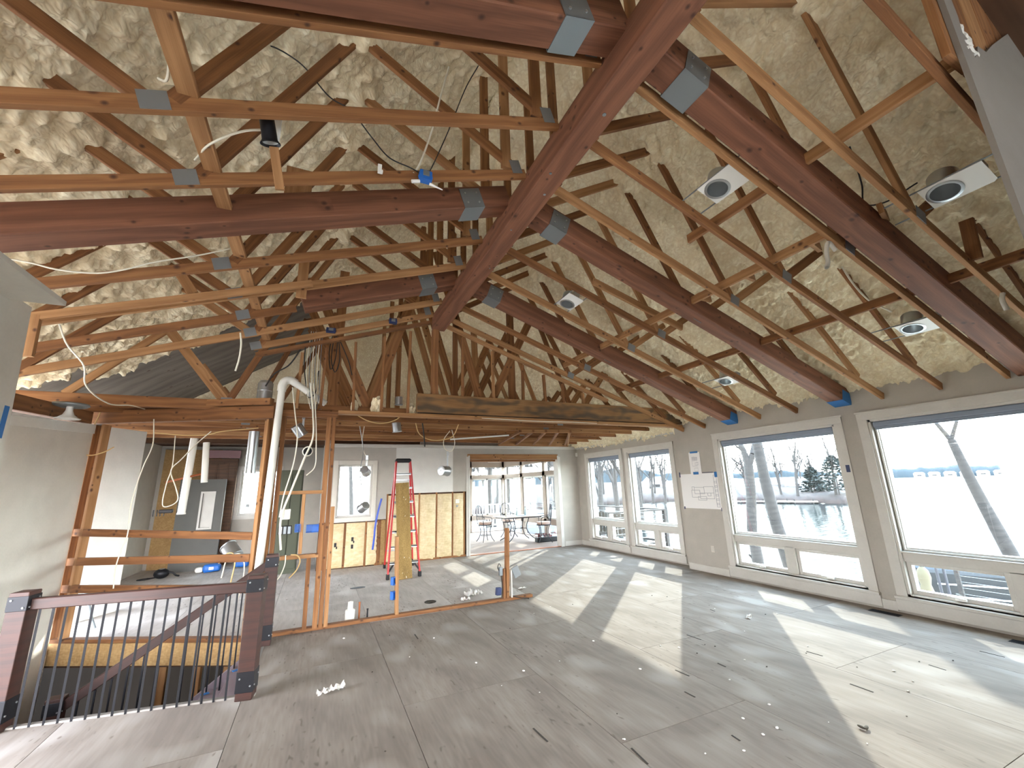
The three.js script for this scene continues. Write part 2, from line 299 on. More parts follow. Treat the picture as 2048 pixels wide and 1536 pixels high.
// roof: spray foam under plywood deck
const RX = 1.62, yFoam = (u) => 6.33 - .655 * u, K = Math.hypot(1, .655);
const TRZ = [-.70, -1.26, -1.75, -2.31, -2.90, -3.42, -4.03, -4.65, -5.22, -5.80, -6.34];
function foamSlope(name, s, u1, z0, z1, amp, freq) {
  const du = .029, dz = .029, nu = Math.round(u1 * K / du), nz = Math.round((z1 - z0) / dz), pos = [], uv = [], idx = [], keep = [];
  for (let i = 0; i <= nz; i++) for (let j = 0; j <= nu; j++) {
    const z = z0 + (z1 - z0) * i / nz, u = u1 * j / nu;
    const a = N3(z * freq, u * freq * 1.1, s * 9), b = N3(z * freq * 2.3 + 9, u * freq * 2.0, s * 5), c = N3(z * 1.3, u * 1.3, s * 3), e = N3(z * freq * 4.2, u * freq * 3.4, 31);
    let d = amp * (1.5 * Math.abs(a) + 1.35 * Math.abs(b) + .8 * Math.abs(e)) + .045 * c - amp * .5;
    for (const t of TRZ) { const q = (z - t) / .07; if (Math.abs(q) > 3) continue; const ridge = Math.exp(-q * q); d += ridge * (.012 + .075 * Math.exp(-Math.pow((u - 1.55) / .12, 2)) + .08 * Math.exp(-Math.pow((u - 3.38) / .16, 2)) + .03 * Math.exp(-Math.pow((u - .27) / .1, 2))); }
    const edge = s < 0 ? (u > 4.55 ? -7.05 : -7.6) + .22 * N3(u * 3.5, 4, 4) + .1 * N3(u * 11, 8, 4) : -99;
    const out = u > 1.9 ? Math.max(0, edge - z) : 0;
    if (s < 0 && out > 0) d -= Math.min(.16, out * 3);
    keep.push(out < .09);
    pos.push(RX + s * (u - .655 * d / K), yFoam(u) - d / K, z); uv.push(z, u * K);
  }
  for (let i = 0; i < nz; i++) for (let j = 0; j < nu; j++) {
    const a = i * (nu + 1) + j, b = a + 1, c = a + nu + 1, d = c + 1;
    if (!keep[a] || !keep[b] || !keep[c] || !keep[d]) continue;
    s > 0 ? idx.push(a, b, c, b, d, c) : idx.push(a, c, b, b, c, d);
  }
  const g = new THREE.BufferGeometry(); g.setAttribute('position', new THREE.Float32BufferAttribute(pos, 3)); g.setAttribute('uv', new THREE.Float32BufferAttribute(uv, 2)); g.setIndex(idx); g.computeVertexNormals();
  return struct(name, g, FOAM);
}
foamSlope('ceiling_right', 1, 5.62, -11.1, -.66, .058, 7.5);
foamSlope('ceiling_left', -1, 5.3, -11.1, 1.6, .058, 5.6);
{
  const deck = (s, u1) => { const a = yFoam(0) + .2, b = yFoam(u1) + .2; return wallZ([[RX, a], [RX + s * u1, b], [RX + s * u1, b + .09], [RX, a + .09]], 15.2, 3.8); };
  struct('roof_right', deck(1, 5.55), DARKPLY); struct('roof_left', deck(-1, 5.75), OLDDECK);
  const G = []; { // foam on the far gable
    const nx = 150, ny = 62, pos = [], uv = [], idx = [];
    for (let j = 0; j <= ny; j++) for (let i = 0; i <= nx; i++) { const x = -4 + 11.3 * i / nx, y = 2.9 + 3.5 * j / ny; pos.push(x, y, -11.0 + .03 * Math.abs(N3(x * 6, y * 6, 3)) + .02 * N3(x * 14, y * 14, 3) + .04 * N3(x * 1.5, y * 1.5, 9)); uv.push(x, y); }
    for (let j = 0; j < ny; j++) for (let i = 0; i < nx; i++) { const a = j * (nx + 1) + i; idx.push(a, a + 1, a + nx + 1, a + 1, a + nx + 2, a + nx + 1); }
    const g = new THREE.BufferGeometry(); g.setAttribute('position', new THREE.Float32BufferAttribute(pos, 3)); g.setAttribute('uv', new THREE.Float32BufferAttribute(uv, 2)); g.setIndex(idx); g.computeVertexNormals(); struct('wall_gable_foam', g, FOAM);
  }
  struct('wall_gable', wallZ([[-4.1, 2.8], [7.35, 2.8], [7.35, 3.0], [RX, 6.7], [-4.1, 3.0]], .15, -11.08), DARKPLY);
  struct('wall_eave_left', wallX(rect(-13.5, 2.6, 5, 3.4), .1, -4.1), DARKPLY);
  struct('ceiling_hall', span([-4.1, 2.95, -13.6], [.3, 3.05, -11.0]), DARKPLY);
}

// ---------------------------------------------------------------- ridge beam, cross beams, trusses
const yB = (u) => 4.475 - .346 * u;
{
  const t = thing('ridge_beam', 'long reddish-brown solid timber ridge beam running down the middle of the ceiling', 'beam', [1.65, 4.25, 0]);
  const o = bar('timber', [0, .125, 2.5], [0, .125, -6.42], .25, .215, TIMBER, t, [1, 0, 0], .008);
  for (const [x, z, r] of [[.02, -1.9, .014], [-.05, -2.55, .012], [.03, -2.8, .012], [-.03, -3.4, .009], [.05, -4.2, .008]]) mesh('bolt_head', rod([x, -.004, z], [x, .006, z], r, 10), STEEL, t);
}
function crossBeam(s, z, uEnd, label, taped) {
  const t = thing('cross_beam', label, 'beam', [1.65, 0, z]);
  const u0 = .1, c = .112 / Math.cos(Math.atan(.346));
  bar('timber', [s * u0, yB(u0) + c, 0], [s * uEnd, yB(uEnd) + c, 0], .225, .205, TIMBER, t, [0, 0, 1], .008);
  // bent steel strap wrapped under the beam by the ridge
  const u1 = .36, u2 = .56, mid = [s * (u1 + u2) / 2, 0, 0], a = Math.atan(.346) * -s, L = (u2 - u1) / Math.cos(a);
  const g = mergeGeometries([box(L, .006, .225, 0, 0, 0), box(L, .2, .006, 0, .1, .1095), box(L, .2, .006, 0, .1, -.1095)].map((q) => q));
  const st = mesh('steel_strap', g, STEEL, t); put(st, mid[0], yB((u1 + u2) / 2) - .004, 0, 0, 0, a);
  for (const [dx, dy] of [[-.06, .05], [.06, .05], [-.06, .15], [.06, .15]]) mesh('bolt_head', rod([dx, dy, .11], [dx, dy, .122], .009, 8), GALV, st);
  if (taped) { const u = uEnd - .1, tp = mesh('painter_tape', [box(.2, .003, .212, 0, 0, 0), box(.2, .16, .003, 0, .08, .105)], TAPE, t); put(tp, s * u, yB(u) - .003, 0, 0, 0, a); }
  return t;
}
crossBeam(1, -1.58, 5.2, 'dark timber cross beam nearest the camera right of the ridge, with a long drying crack');
crossBeam(1, -3.39, 5.19, 'dark timber cross beam ending in blue tape between the two largest windows', true);
crossBeam(1, -5.20, 5.19, 'dark timber cross beam right of the ridge that ends above the wall with taped-up drawings', true);
crossBeam(-1, -1.58, 4.5, 'dark timber cross beam left of the ridge at the top edge, with a bright steel strap');
crossBeam(-1, -3.39, 4.5, 'long dark timber cross beam crossing the left half below the blue junction box');
crossBeam(-1, -5.20, 1.97, 'short cut-off dark timber cross beam left of the ridge, hanging free at its end');

const gus = (w, h) => box(w, h, .004);
function truss(z, label, opt = {}) {
  const t = thing('roof_truss', label, 'truss', [RX, 0, z], 'scissor roof trusses of the main room');
  const ch = .047, wm = LUM[0];
  for (const s of [1, -1]) {
    const ue = s > 0 ? 5.2 : 4.95;
    const un = opt.short && s < 0 ? 2.55 : ue;
    if (!opt.boxed) bar('bottom_chord', [s * .08, yB(.08) + ch, 0], [s * un, yB(un) + ch, 0], .089, .038, LUM[Math.floor(rnd() * 3)], t);
    else if (s < 0 && z < -5) bar('bottom_chord', [-2.0, yB(2.0) + ch, 0], [-ue, yB(ue) + ch, 0], .089, .038, LUM[1], t);
    const W = [[.16, 4.52, 1.56, 5.35], [1.58, 5.34, 2.46, 3.70], [2.56, 3.68, 3.38, 4.20], [3.42, 4.18, s > 0 ? 4.72 : 4.55, s > 0 ? 2.95 : 2.98]];
    W.forEach(([a, b, c, d], i) => { if (opt.skip && opt.skip.includes(s * (i + 1))) return; const j = rr(-.03, .03); bar('web', [s * (a + j), b, i % 2 ? .0005 : -.0005], [s * (c + j), d, i % 2 ? .0005 : -.0005], .089, .0375, lum(), t); });
    bar('king_post', [s * .27, 4.5, 0], [s * .27, 6.2, 0], .089, .037, lum(), t);
    for (const [u, y, w, h, r] of [[.18, 4.53, .1, .13, .3], [2.52, yB(2.52) + .06, .13, .11, .33]]) { const p = mesh('gusset_plate', gus(w, h), PLATE, t); put(p, s * u, y, .0215, 0, 0, -s * r); }
  }
  return t;
}
const TL = ['raw scissor roof truss nearest the camera, cut off by the grey wall at top right', 'raw scissor roof truss on the camera side of the nearest dark cross beams',
  'raw scissor roof truss tight against the far side of the nearest dark cross beams', 'raw scissor roof truss carrying the small round can light on its left chord', 'raw scissor roof truss with the blue junction box on its left chord',
  'raw scissor roof truss half hidden behind the middle pair of dark cross beams', 'raw scissor roof truss just beyond the middle cross beams, white cable on it', 'raw scissor roof truss beside the nailed-on ledger board on its left half',
  'raw scissor roof truss half hidden behind the farthest pair of cross beams', 'raw scissor roof truss just beyond the short cut-off cross beam', 'raw scissor roof truss standing over the stud wall at the end of the ridge beam'];
TRZ.forEach((z, i) => truss(z, TL[i], { boxed: i === 5 || i === 8, short: i === 10, skip: i === 10 ? [-3, -4] : undefined }));   // two trusses have their chords boxed inside the cross beams
// flat-bottomed trusses over the kitchen
for (let k = 0; k < 7; k++) {
  const z = -6.74 - .6 * k;
  const t = thing('flat_truss', ['first flat kitchen truss behind the stud gable, with the wide V of webs at left', 'second flat kitchen truss behind the stud gable', 'third flat kitchen truss behind the stud gable', 'middle flat kitchen truss, above the hanging can lights', 'fifth flat kitchen truss counted from the stud gable', 'flat kitchen truss second from the far wall', 'flat kitchen truss nearest the far wall'][k], 'truss', [RX, 0, z], 'flat trusses over the kitchen');
  bar('bottom_chord', [-4.95, 2.90, 0], [k > 0 ? 5.2 : 5.1, 2.90, 0], .135, .038, LUM[k % 3], t);
  if (k % 2 === 0) bar('king_post', [k ? -.35 : .42, 2.9, 0], [k ? -.35 : .42, 5.9, 0], .089, .037, lum(), t);
  for (const s of [1, -1]) {
    const j = rr(-.12, .12);
    for (const [a, b, c, d, h] of [[.05, 5.9, .95, 2.95, .14], [.98, 2.95, 1.9 + j, 5.0, .14], [1.93 + j, 4.98, 2.82, 2.95, .089], [2.86, 2.95, 3.6, 3.9, .12], [3.62, 3.9, 4.5, 2.95, .089]]) { if (s < 0 && k > 0 && a > 1.9 && (k % 3 || a > 3)) continue; if (k % 2 && a < 1.9 && k !== 3) continue; bar('web', [s * a, b, 0], [s * c, d, 0], h, .037, lum(), t); }
    if (k === 0 || k === 3) bar('web', [s * 1.5, 2.92, 0], [s * (1.45 + j * .4), 5.2, 0], .14, .036, lum(), t);
    const p = mesh('gusset_plate', gus(.13, .12), PLATE, t); put(p, s * 2.84, 2.94, .0215);
  }
}
// lateral braces
lumber('lateral_brace', 'long raw lumber runner nailed across the left truss chords, hanging down toward the camera', 'brace', [-.76, yB(2.38) + .115, .6], [-.78, yB(2.38) + .115, -6.3], .038, .095, LUM[2], [1, 0, 0]);
lumber('lateral_brace', 'raw lumber brace crossing the trusses up beside the near round can light', 'brace', [3.24, yB(1.6) + .135, -.62], [3.22, yB(1.6) + .135, -1.5], .089, .038, LUM[2], [1, 0, 0]);
lumber('lateral_brace', 'short raw brace beyond the nearest dark beam, left of the round can lights', 'brace', [3.24, yB(1.6) + .135, -1.68], [3.22, yB(1.6) + .135, -2.62], .089, .038, LUM[0], [1, 0, 0]);
lumber('lateral_brace', 'raw lumber brace running along the middle of the right slope behind two dark beams', 'brace', [3.96, yB(2.33) + .135, -1.7], [3.93, yB(2.33) + .135, -6.2], .089, .038, LUM[2], [1, 0, 0]);
lumber('lateral_brace', 'long raw brace running low along the right slope just above the window wall', 'brace', [5.12, yB(3.45) + .135, -.65], [5.08, yB(3.45) + .135, -6.2], .089, .038, LUM[1], [1, 0, 0]);
[[4.02, -1.42, 4.3], [4.0, -1.95, 4.28], [3.98, -2.62, 4.25], [3.98, -3.2, 4.25], [2.98, -3.9, 4.5]].forEach(([x, z, x2], i) => lumber('scrap_block', ['scrap of lumber wedged beside the near round can light', 'scrap block at the far side of the nearest dark beam with a dangling wire', 'scrap block on the middle brace left of the nearest dark beam', 'scrap block on the middle brace below the middle dark beam', 'scrap block behind the middle dark beam under the foam'][i], 'block', [x, yB(x - 1.65) + .16, z], [x2, yB(x2 - 1.65) + .3, z - .08], .089, .038, LUM[2], [0, 0, 1]));
lumber('scrap_block', 'upright stub of lumber on the foam at far right below the near round can light', 'block', [4.86, 3.42, -1.22], [4.86, 3.78, -1.20], .089, .038, LUM[1], [1, 0, 0]);
[[-.34, -3.62, 'wide scrap of plywood standing on the left chord under the can light'], [-.3, -4.6, 'short upright block beside the ledger left of the ridge']].forEach(([x, z, l], i) => lumber('scrap_block', l, 'block', [x, i ? 3.70 : 4.13, z], [x, i ? 4.13 : 4.5, z], i ? .1 : .21, .03, LUM[2], [0, 0, 1]));
lumber('scrap_block', 'flat pale block hanging between chords near the white soffit', 'block', [-1.40, 3.86, -4.68], [-1.24, 3.62, -4.68], .09, .03, LUM[2], [0, 0, 1]);
{
  const t = thing('ledger_frame', 'nailed-on L-shaped ledger frame left of the ridge, its short leg hanging by the white wall', 'frame', [0, 0, -4.5]);
  bar('ledger', [-2.21, 3.155, .02], [-.2, 3.83, .02], .07, .038, LUM[2], t); bar('leg', [-2.2, 3.17, .02], [-2.19, 2.82, .02], .085, .04, LUM[2], t); bar('leg', [-2.2, 3.15, -.03], [-2.19, 2.86, -.03], .04, .04, LUM[1], t);
}
// stud gable at the end of the ridge, header and partition line
{
  lumber('post', 'thick pale post standing under the far end of the ridge beam', 'post', [1.6, 2.95, -6.42], [1.6, 4.26, -6.42], .1, .1, LUM[0], [1, 0, 0]);
  const G = [[-.33, 4.05], [-.02, 3.86], [.38, 3.98], [.8, 4.12], [1.2, 4.26], [2.08, 4.26], [2.62, 4.08], [3.2, 3.88], [3.62, 3.74], [4.02, 3.6], [4.45, 3.44]];
  const L = ['leftmost stud of the gable over the stair partition', 'second stud from the left in the gable, black wires hanging beside it', 'gable stud left of the blue-lined box opening', 'gable stud with torn insulation at its foot', 'gable stud just left of the ridge post', 'first gable stud right of the ridge post', 'second gable stud right of the ridge post', 'third gable stud right of the ridge post', 'fourth gable stud right of the ridge post', 'fifth gable stud right of the ridge post', 'shortest rightmost gable stud near the window wall'];
  G.forEach(([x, y], i) => lumber('gable_stud', L[i], 'stud', [x + rr(-.02, .02), i < 5 ? 2.84 : 3.14, -6.43], [x, Math.min(y, 4.335 - .345 * Math.abs(x - 1.65)) - .0, -6.43], .06, .038, lum(), [1, 0, 0], 'studs of the gable wall'));
  const pl = thing('gable_plate', 'raw sloping plates along the gable stud tops, left and right of the ridge end', 'plate', [0, 0, -6.43]);
  bar('plate', [-.9, 3.56, 0], [1.52, 4.38, 0], .05, .089, LUM[1], pl); bar('plate', [1.78, 4.36, 0], [5.0, 3.25, 0], .05, .089, LUM[2], pl);
  lumber('header_beam', 'deep weathered header beam with grey stains spanning to the window wall', 'beam', [1.32, 3.0, -6.40], [6.82, 3.0, -6.40], .30, .10, HEADER);
  lumber('header_plate', 'thin raw plate along the foot of the stained header', 'plate', [.2, 2.80, -6.40], [6.8, 2.80, -6.40], .05, .14, LUM[2]);
  lumber('header_plate', 'upper plate over the narrow stud bay left of the stained header', 'plate', [-.62, 2.76, -6.40], [.2, 2.76, -6.40], .09, .09, LUM[1]);
}

// ---------------------------------------------------------------- stairwell, railing
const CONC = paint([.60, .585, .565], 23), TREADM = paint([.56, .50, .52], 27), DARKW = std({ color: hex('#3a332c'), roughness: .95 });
{
  struct('floor_basement', slabY(rect(-4.2, -10.2, 0, -4.4), .1, -2.7), CONC);
  for (const [n, a, b] of [['far', [-4.2, -2.7, -10.2], [0, -.28, -10.1]], ['left', [-4.2, -2.7, -10.1], [-4.1, -.28, -7.6]], ['right', [-.38, -2.7, -6.3], [-.3, -.28, -4.9]], ['right_far', [-.1, -2.7, -10.1], [0, -.28, -6.4]], ['near', [-2.9, -2.7, -4.9], [-.3, -.28, -4.84]]]) struct('wall_basement_' + n, span(a, b), DARKW);
  const rim = (s, y, off = 0) => { const L = Math.hypot(PB[0] - PA[0], PB[1] - PA[1]); const dx = (PB[0] - PA[0]) / L, dz = (PB[1] - PA[1]) / L; return [PA[0] + dx * s - dz * off, y, PA[1] + dz * s + dx * off]; };
  // off > 0 is away from the camera
  const side = [PB[0] - PA[0], 0, PB[1] - PA[1]], nrm = [-side[2], 0, side[0]];
  const t = thing('rim_joist', 'tan strand-board rim facing the stairwell under the stair partition', 'joist', [0, 0, 0]);
  bar('strand_board', rim(-.05, -.12, -.02), rim(2.52, -.12, -.02), .24, .03, OSB, t, nrm);
  bar('sole_plate', rim(-.05, .022, .02), rim(2.52, .022, .02), .04, .1, LUM[1], t, nrm);
  [[1.03, 'leftmost yellow'], [.62, 'middle yellow'], [.26, 'rightmost yellow']].forEach(([s, l]) => lumber('basement_stud', l + ' stud standing in the dark basement under the stair partition', 'stud', rim(s * 1.05, -2.7, .1), rim(s * 1.05, -.25, .1), .09, .04, LUM[2], nrm, 'basement studs'));
  const st = thing('staircase', 'flight of grey painted stairs going down to the left inside the stairwell', 'stairs', [0, 0, 0]);
  for (let k = 1; k <= 8; k++) { const y = -.19 * k, x1 = -.45 - .255 * (k - 1); mesh('tread', span([x1 - .275, y - .03, -6.2], [x1, y, -5.02], .008), TREADM, st); mesh('riser', span([x1 - .012, y, -6.2], [x1, y + .17, -5.02]), TREADM, st); }
  bar('stringer', [-.42, -.12, -6.22], [-2.66, -1.79, -6.22], .26, .04, TREADM, st);
  [[-.93, -.37, -6.03, 'blue tape tab on a stair tread, farther left of two'], [-.66, -.18, -5.98, 'blue tape tab on the top stair tread beside the newel post']].forEach(([x, y, z, l]) => { const g = rbox(.075, .008, .045, 0, 0, 0, .003); put(single('tape_tab', l, 'tape', g, TAPE), x, y + .012, z, 0, .4); });

  function newel(name, label, x, z, ry, y0, y1) {
    const n = thing(name, label, 'post', [x, 0, z]); n.rotation.y = ry;
    mesh('post', rbox(.13, y1 - y0, .13, 0, (y0 + y1) / 2, 0, .006), RAILWOOD, n);
    for (const [a, b] of [[y1 - .14, y1 - .03], [y0 + .06, y0 + .22]]) {
      const m = mesh('iron_collar', rbox(.138, b - a, .138, 0, (a + b) / 2, 0, .004), BLACKM, n);
      for (const [u, v] of [[-.04, .03], [.045, -.03]]) for (const e of [0, 1]) mesh('bolt', e ? rod([u, (a + b) / 2 + v, .069], [u, (a + b) / 2 + v, .075], .007, 8) : rod([.069, (a + b) / 2 + v, u], [.075, (a + b) / 2 + v, u], .007, 8), GALV, m);
    }
    return n;
  }
  const dir = Math.atan2(RAILA[1] - RAILB[1], RAILA[0] - RAILB[0]);
  newel('newel_post', 'reddish newel post with black iron collars at the near corner of the stair opening', -.43, -4.72, -dir, 0, .985);
  newel('newel_post', 'reddish newel post at the left picture edge where the railing ends', -2.10, -5.03, -dir, 0, .985);
  newel('newel_post', 'reddish newel post at the far corner of the stair opening, behind the near one', -.425, -6.12, 0, 0, .985);
  newel('newel_post', 'low dark newel at the foot of the sloping handrail', -2.16, -6.12, 0, -1.5, -.17);
  const r = thing('railing', 'level stair railing with a reddish top rail and black iron balusters', 'railing');
  const rp = (s, y) => [-.43 + (-2.10 + .43) * s, y, -4.72 + (-5.03 + 4.72) * s], ns = [.18, 0, -1];
  bar('top_rail', rp(.04, .885), rp(.97, .885), .085, .06, RAILWOOD, r, ns, .006);
  const bg = box(.0155, .86, .0155, 0, .43, 0);
  for (let i = 0; i < 17; i++) { const m = mesh('baluster', bg, BLACKM, r), p = rp(.09 + .84 * i / 16, 0); put(m, p[0], 0, p[2], 0, .2 + .1 * (i % 3)); }
  const h = thing('handrail', 'sloping reddish handrail with black balusters going down the far side of the stairs', 'railing');
  bar('rail', [-.47, .87, -6.12], [-2.12, -.27, -6.12], .09, .055, RAILWOOD, h, [0, 0, 1], .006);
  for (let i = 0; i < 13; i++) { const x = -.58 - .118 * i, y1 = .86 + (x + .47) * .691, y0 = -.19 * (Math.floor((-.45 - x) / .255) + 1); mesh('baluster', box(.0145, y1 - y0, .0145, x, (y0 + y1) / 2, -6.12), BLACKM, h); }
  struct('trim_4', [barGeo([-.36, -.004, -4.735], [-2.9, -.004, -5.195], .035, .05, ns), span([-.445, -.03, -6.28], [-.42, .004, -4.76], .003)], SOFFIT);
}

// ---------------------------------------------------------------- stair partition and the demolished kitchen wall
const LP = Math.hypot(PB[0] - PA[0], PB[1] - PA[1]), pdx = (PB[0] - PA[0]) / LP, pdz = (PB[1] - PA[1]) / LP;
const pp = (s, y, off = 0) => [PA[0] + pdx * s - pdz * off, y, PA[1] + pdz * s + pdx * off];     // along, up, off > 0 away from the camera? (kept small)
const pn = [-pdz, 0, pdx], pa = [pdx, 0, pdz];
{
  lumber('stud', 'outer stud at the left end of the stair partition against the grey wall', 'stud', pp(2.5, .05), pp(2.5, 2.68), .10, .05, LUM[1], pa);
  lumber('stud', 'inner stud at the left end of the stair partition, paired beside the outer one', 'stud', pp(2.36, .05), pp(2.36, 2.68), .10, .045, LUM[2], pa);
  lumber('stud', 'stud at the right end of the stair partition beside the white vent pipe', 'stud', pp(.03, .05), pp(.03, 2.66), .10, .05, LUM[2], pa);
  [[1.285, 1.19, 'upper'], [.93, .935, 'middle'], [.615, .58, 'lowest']].forEach(([a, b, l]) => lumber('blocking', l + ' horizontal board nailed across the stair partition opening', 'board', pp(2.47, a, -.03), pp(.06, b, -.03), .09, .04, LUM[1], pn));
  lumber('header_board', 'lower header board over the stair partition', 'beam', pp(-.05, 2.755), pp(2.62, 2.79), .17, .10, LUM[1], pn);
  lumber('header_board', 'upper header board over the stair partition, under the wide V of webs', 'beam', pp(.0, 2.90, -.03), pp(3.2, 2.965, -.03), .09, .09, LUM[0], pn);
  lumber('top_plate', 'raw top plate lying over the grey stairwell wall', 'plate', [-2.87, 2.755, -7.36], [-2.87, 2.64, -5.2], .16, .12, LUM[1], [1, 0, 0]);
  const wp = thing('wall_panel', 'freestanding white drywall panel behind the stair partition', 'panel', [-3.06, 0, -8.5]); wp.rotation.y = 1.05;
  mesh('drywall', rbox(.62, 2.78, .12, .31, 1.39, 0, .004), WALLWHITE, wp); mesh('corner_bead', rbox(.012, 2.76, .124, .616, 1.39, 0, .003), WALLPALE, wp);
  // white vent pipe
  const t = thing('vent_pipe', 'white plastic vent pipe rising beside the stair partition and elbowing right overhead', 'pipe', [0, 0, 0]);
  mesh('pipe', rod([-.60, .0, -6.30], [-.53, 3.10, -6.30], .045, 20), PVC, t);
  mesh('elbow', tube([[-.532, 3.04, -6.30], [-.53, 3.13, -6.30], [-.50, 3.19, -6.31], [-.44, 3.21, -6.33], [-.37, 3.18, -6.36]], .054, 24, 16), PVC, t);
  mesh('pipe', rod([-.42, 3.205, -6.34], [.02, 2.95, -6.55], .045, 20), PVC, t);
  // studs of the narrow bay
  const S = [[-.545, 0, 2.72, .09, 'left stud of the narrow stud bay right of the vent pipe', 0], [-.46, 0, 2.72, .05, 'second left stud of the narrow stud bay, doubled against the first', 1], [.10, 0, 2.72, .06, 'long stud on the right side of the narrow stud bay, third from its right edge', 0], [.165, 0, 2.72, .05, 'long stud on the right side of the narrow stud bay, second from its right edge', 1], [.225, 0, 1.5, .05, 'cut-off outer stud at the right edge of the narrow stud bay', 2], [-.02, 0, .88, .05, 'short cripple stud low in the narrow stud bay', 1], [-.14, .9, 1.7, .04, 'short stud between the two shelves of the narrow stud bay', 2]];
  S.forEach(([x, a, b, w, l, m]) => lumber('stud', l, 'stud', [x, a + .03, -6.40], [x - .01, b, -6.40], .09, w, LUM[m], [1, 0, 0]));
  [[1.70, 'upper'], [.895, 'lower']].forEach(([y, l]) => lumber('blocking', l + ' flat shelf block across the narrow stud bay', 'board', [-.44, y, -6.40], [.08, y, -6.40], .045, .10, LUM[2], [0, 0, 1]));
  lumber('sole_plate', 'raw sole plate left on the floor where the kitchen wall was removed', 'plate', [-.4, .022, -6.42], [3.2, .022, -6.42], .042, .09, LUM[1]);
  // boxes in the bay
  single('junction_box', 'cream thermostat-like box on wires in the narrow stud bay', 'box', rbox(.11, .13, .05, -.345, 1.43, -6.36, .01), PVC);
  const sw = thing('switch_box', 'black multi-gang switch box with bare switches below the cream box', 'box', [-.335, 1.235, -6.37]);
  mesh('housing', rbox(.16, .105, .06, 0, 0, 0, .006), BLACK, sw); for (let i = 0; i < 3; i++) mesh('switch', [rbox(.032, .09, .012, -.05 + .05 * i, 0, .034, .003), rbox(.01, .03, .012, -.05 + .05 * i, 0, .044, .002)], i ? STEEL : WHITE, sw);
  const blue = (l, x, y, z, w = .07, h = .11, ry = 0) => { const b = thing('outlet_box', l, 'box', [x, y, z]); b.rotation.y = ry; const s = .004; mesh('housing', [rbox(w, h, s, 0, 0, -.03), span([-w / 2, -h / 2, -.03], [-w / 2 + s, h / 2, .03]), span([w / 2 - s, -h / 2, -.03], [w / 2, h / 2, .03]), span([-w / 2, h / 2 - s, -.03], [w / 2, h / 2, .03]), span([-w / 2, -h / 2, -.03], [w / 2, -h / 2 + s, .03])], BOXBLUE, b); mesh('clamp', [rbox(.012, .018, .02, 0, h / 2 - .012, .015), rbox(.012, .018, .02, 0, -h / 2 + .012, .015)], BOXBLUE, b); return b; };
  blue('small blue outlet box left of the cripple in the narrow stud bay', -.19, 1.25, -6.37, .07, .10);
  blue('wide blue outlet box at the right of the narrow stud bay', -.015, 1.235, -6.37, .15, .10);
  // short post with blue boxes
  lumber('post', 'short broken stud standing on the sole plate in front of the ladder', 'post', [1.12, .04, -6.42], [1.09, 1.05, -6.42], .085, .045, LUM[2], [1, 0, 0]);
  blue('upper blue outlet box on the short broken stud', 1.065, .47, -6.40, .06, .105, .5);
  blue('lower blue outlet box on the short broken stud', 1.065, .285, -6.40, .06, .105, .5);
  const pb = thing('post', 'stub post of two boards with grey electrical boxes near the sun patches', 'post', [2.78, 0, -6.42]);
  bar('board', [.0, .04, 0], [.03, 1.05, 0], .085, .05, LUM[0], pb, [1, 0, 0]); bar('board', [-.055, .04, .02], [-.05, .46, .02], .05, .04, LUM[1], pb, [1, 0, 0]); mesh('drywall_strip', rbox(.02, .40, .05, .065, .24, .03), WALLPALE, pb);
  const c1 = mesh('cover_plate', rbox(.115, .16, .025, 0, 0, 0, .004), PLATE, pb); put(c1, .145, .40, .05, 0, 0, .42);
  mesh('switch_box', rbox(.05, .12, .06, -.11, .43, .03, .004), STEEL, pb);
  const c2 = mesh('outlet_box', [rbox(.085, .11, .06, 0, 0, 0, .012)], DARKBLUE, pb); put(c2, -.15, .15, .03, 0, .2, -.1);
  mesh('cable', [tube([[-.1, .5, .03], [-.13, .54, .03], [-.16, .49, .04], [-.14, .44, .04]], .006), tube([[-.1, .37, .03], [-.09, .22, .04], [-.1, .06, .04]], .007), tube([[.06, .06, .03], [.2, .03, .1], [.32, .012, .12]], .007)], WIREB, pb);
}
// pipes and floor bits by the sole plate
{
  const p = thing('pipe_stub', 'white plastic drain stub with a wider hub standing by the sole plate', 'pipe', [.53, 0, -6.58]);
  mesh('hub', lathe([[.0, 0], [.062, 0], [.062, .13], [.056, .14], [.0, .14]]), PVC, p); mesh('pipe', lathe([[.034, .13], [.034, .235], [.028, .235], [.028, .14]]), PVC, p);
  single('pipe_stub', 'taller thin dark water pipe stub right of the white drain', 'pipe', [rod([.65, 0, -6.60], [.65, .2, -6.60], .012, 10), rod([.65, .2, -6.6], [.65, .215, -6.6], .015, 10)], COPPER);
  single('pipe_stub', 'shorter thin dark water pipe stub right of the white drain', 'pipe', [rod([.76, 0, -6.62], [.76, .1, -6.62], .011, 10), rod([.76, .1, -6.62], [.76, .112, -6.62], .014, 10)], BLACK);
  const hole = (l, x, z, r, r2) => { const g = lathe([[0, .002], [r * .8, .002], [r * .86, .006], [r, .006], [r, 0]]); g.scale(1, 1, r2 || 1); put(single('floor_hole', l, 'hole', g, BLACK), x, 0, z); };
  hole('round dark drain hole in the kitchen floor right of the ladder board', 1.72, -6.95, .09);
  hole('dark floor vent opening in the kitchen floor left of the ladder', .80, -8.6, .13, .5);
  const vent = (l, x, z, ry) => { const t = thing('floor_vent', l, 'vent', [x, 0, z]); t.rotation.y = ry; mesh('slot', span([-.16, .001, -.055], [.16, .004, .055]), BLACK, t); for (let i = 0; i < 4; i++) mesh('louvre', rbox(.31, .006, .006, 0, .007, -.04 + .026 * i, .002), BLACKM, t); };
  vent('dark floor vent slot against the window wall below the mullion', 6.66, -3.35, 1.57); vent('dark floor vent slot at the right edge under the largest window', 6.62, -2.1, 1.57);
}

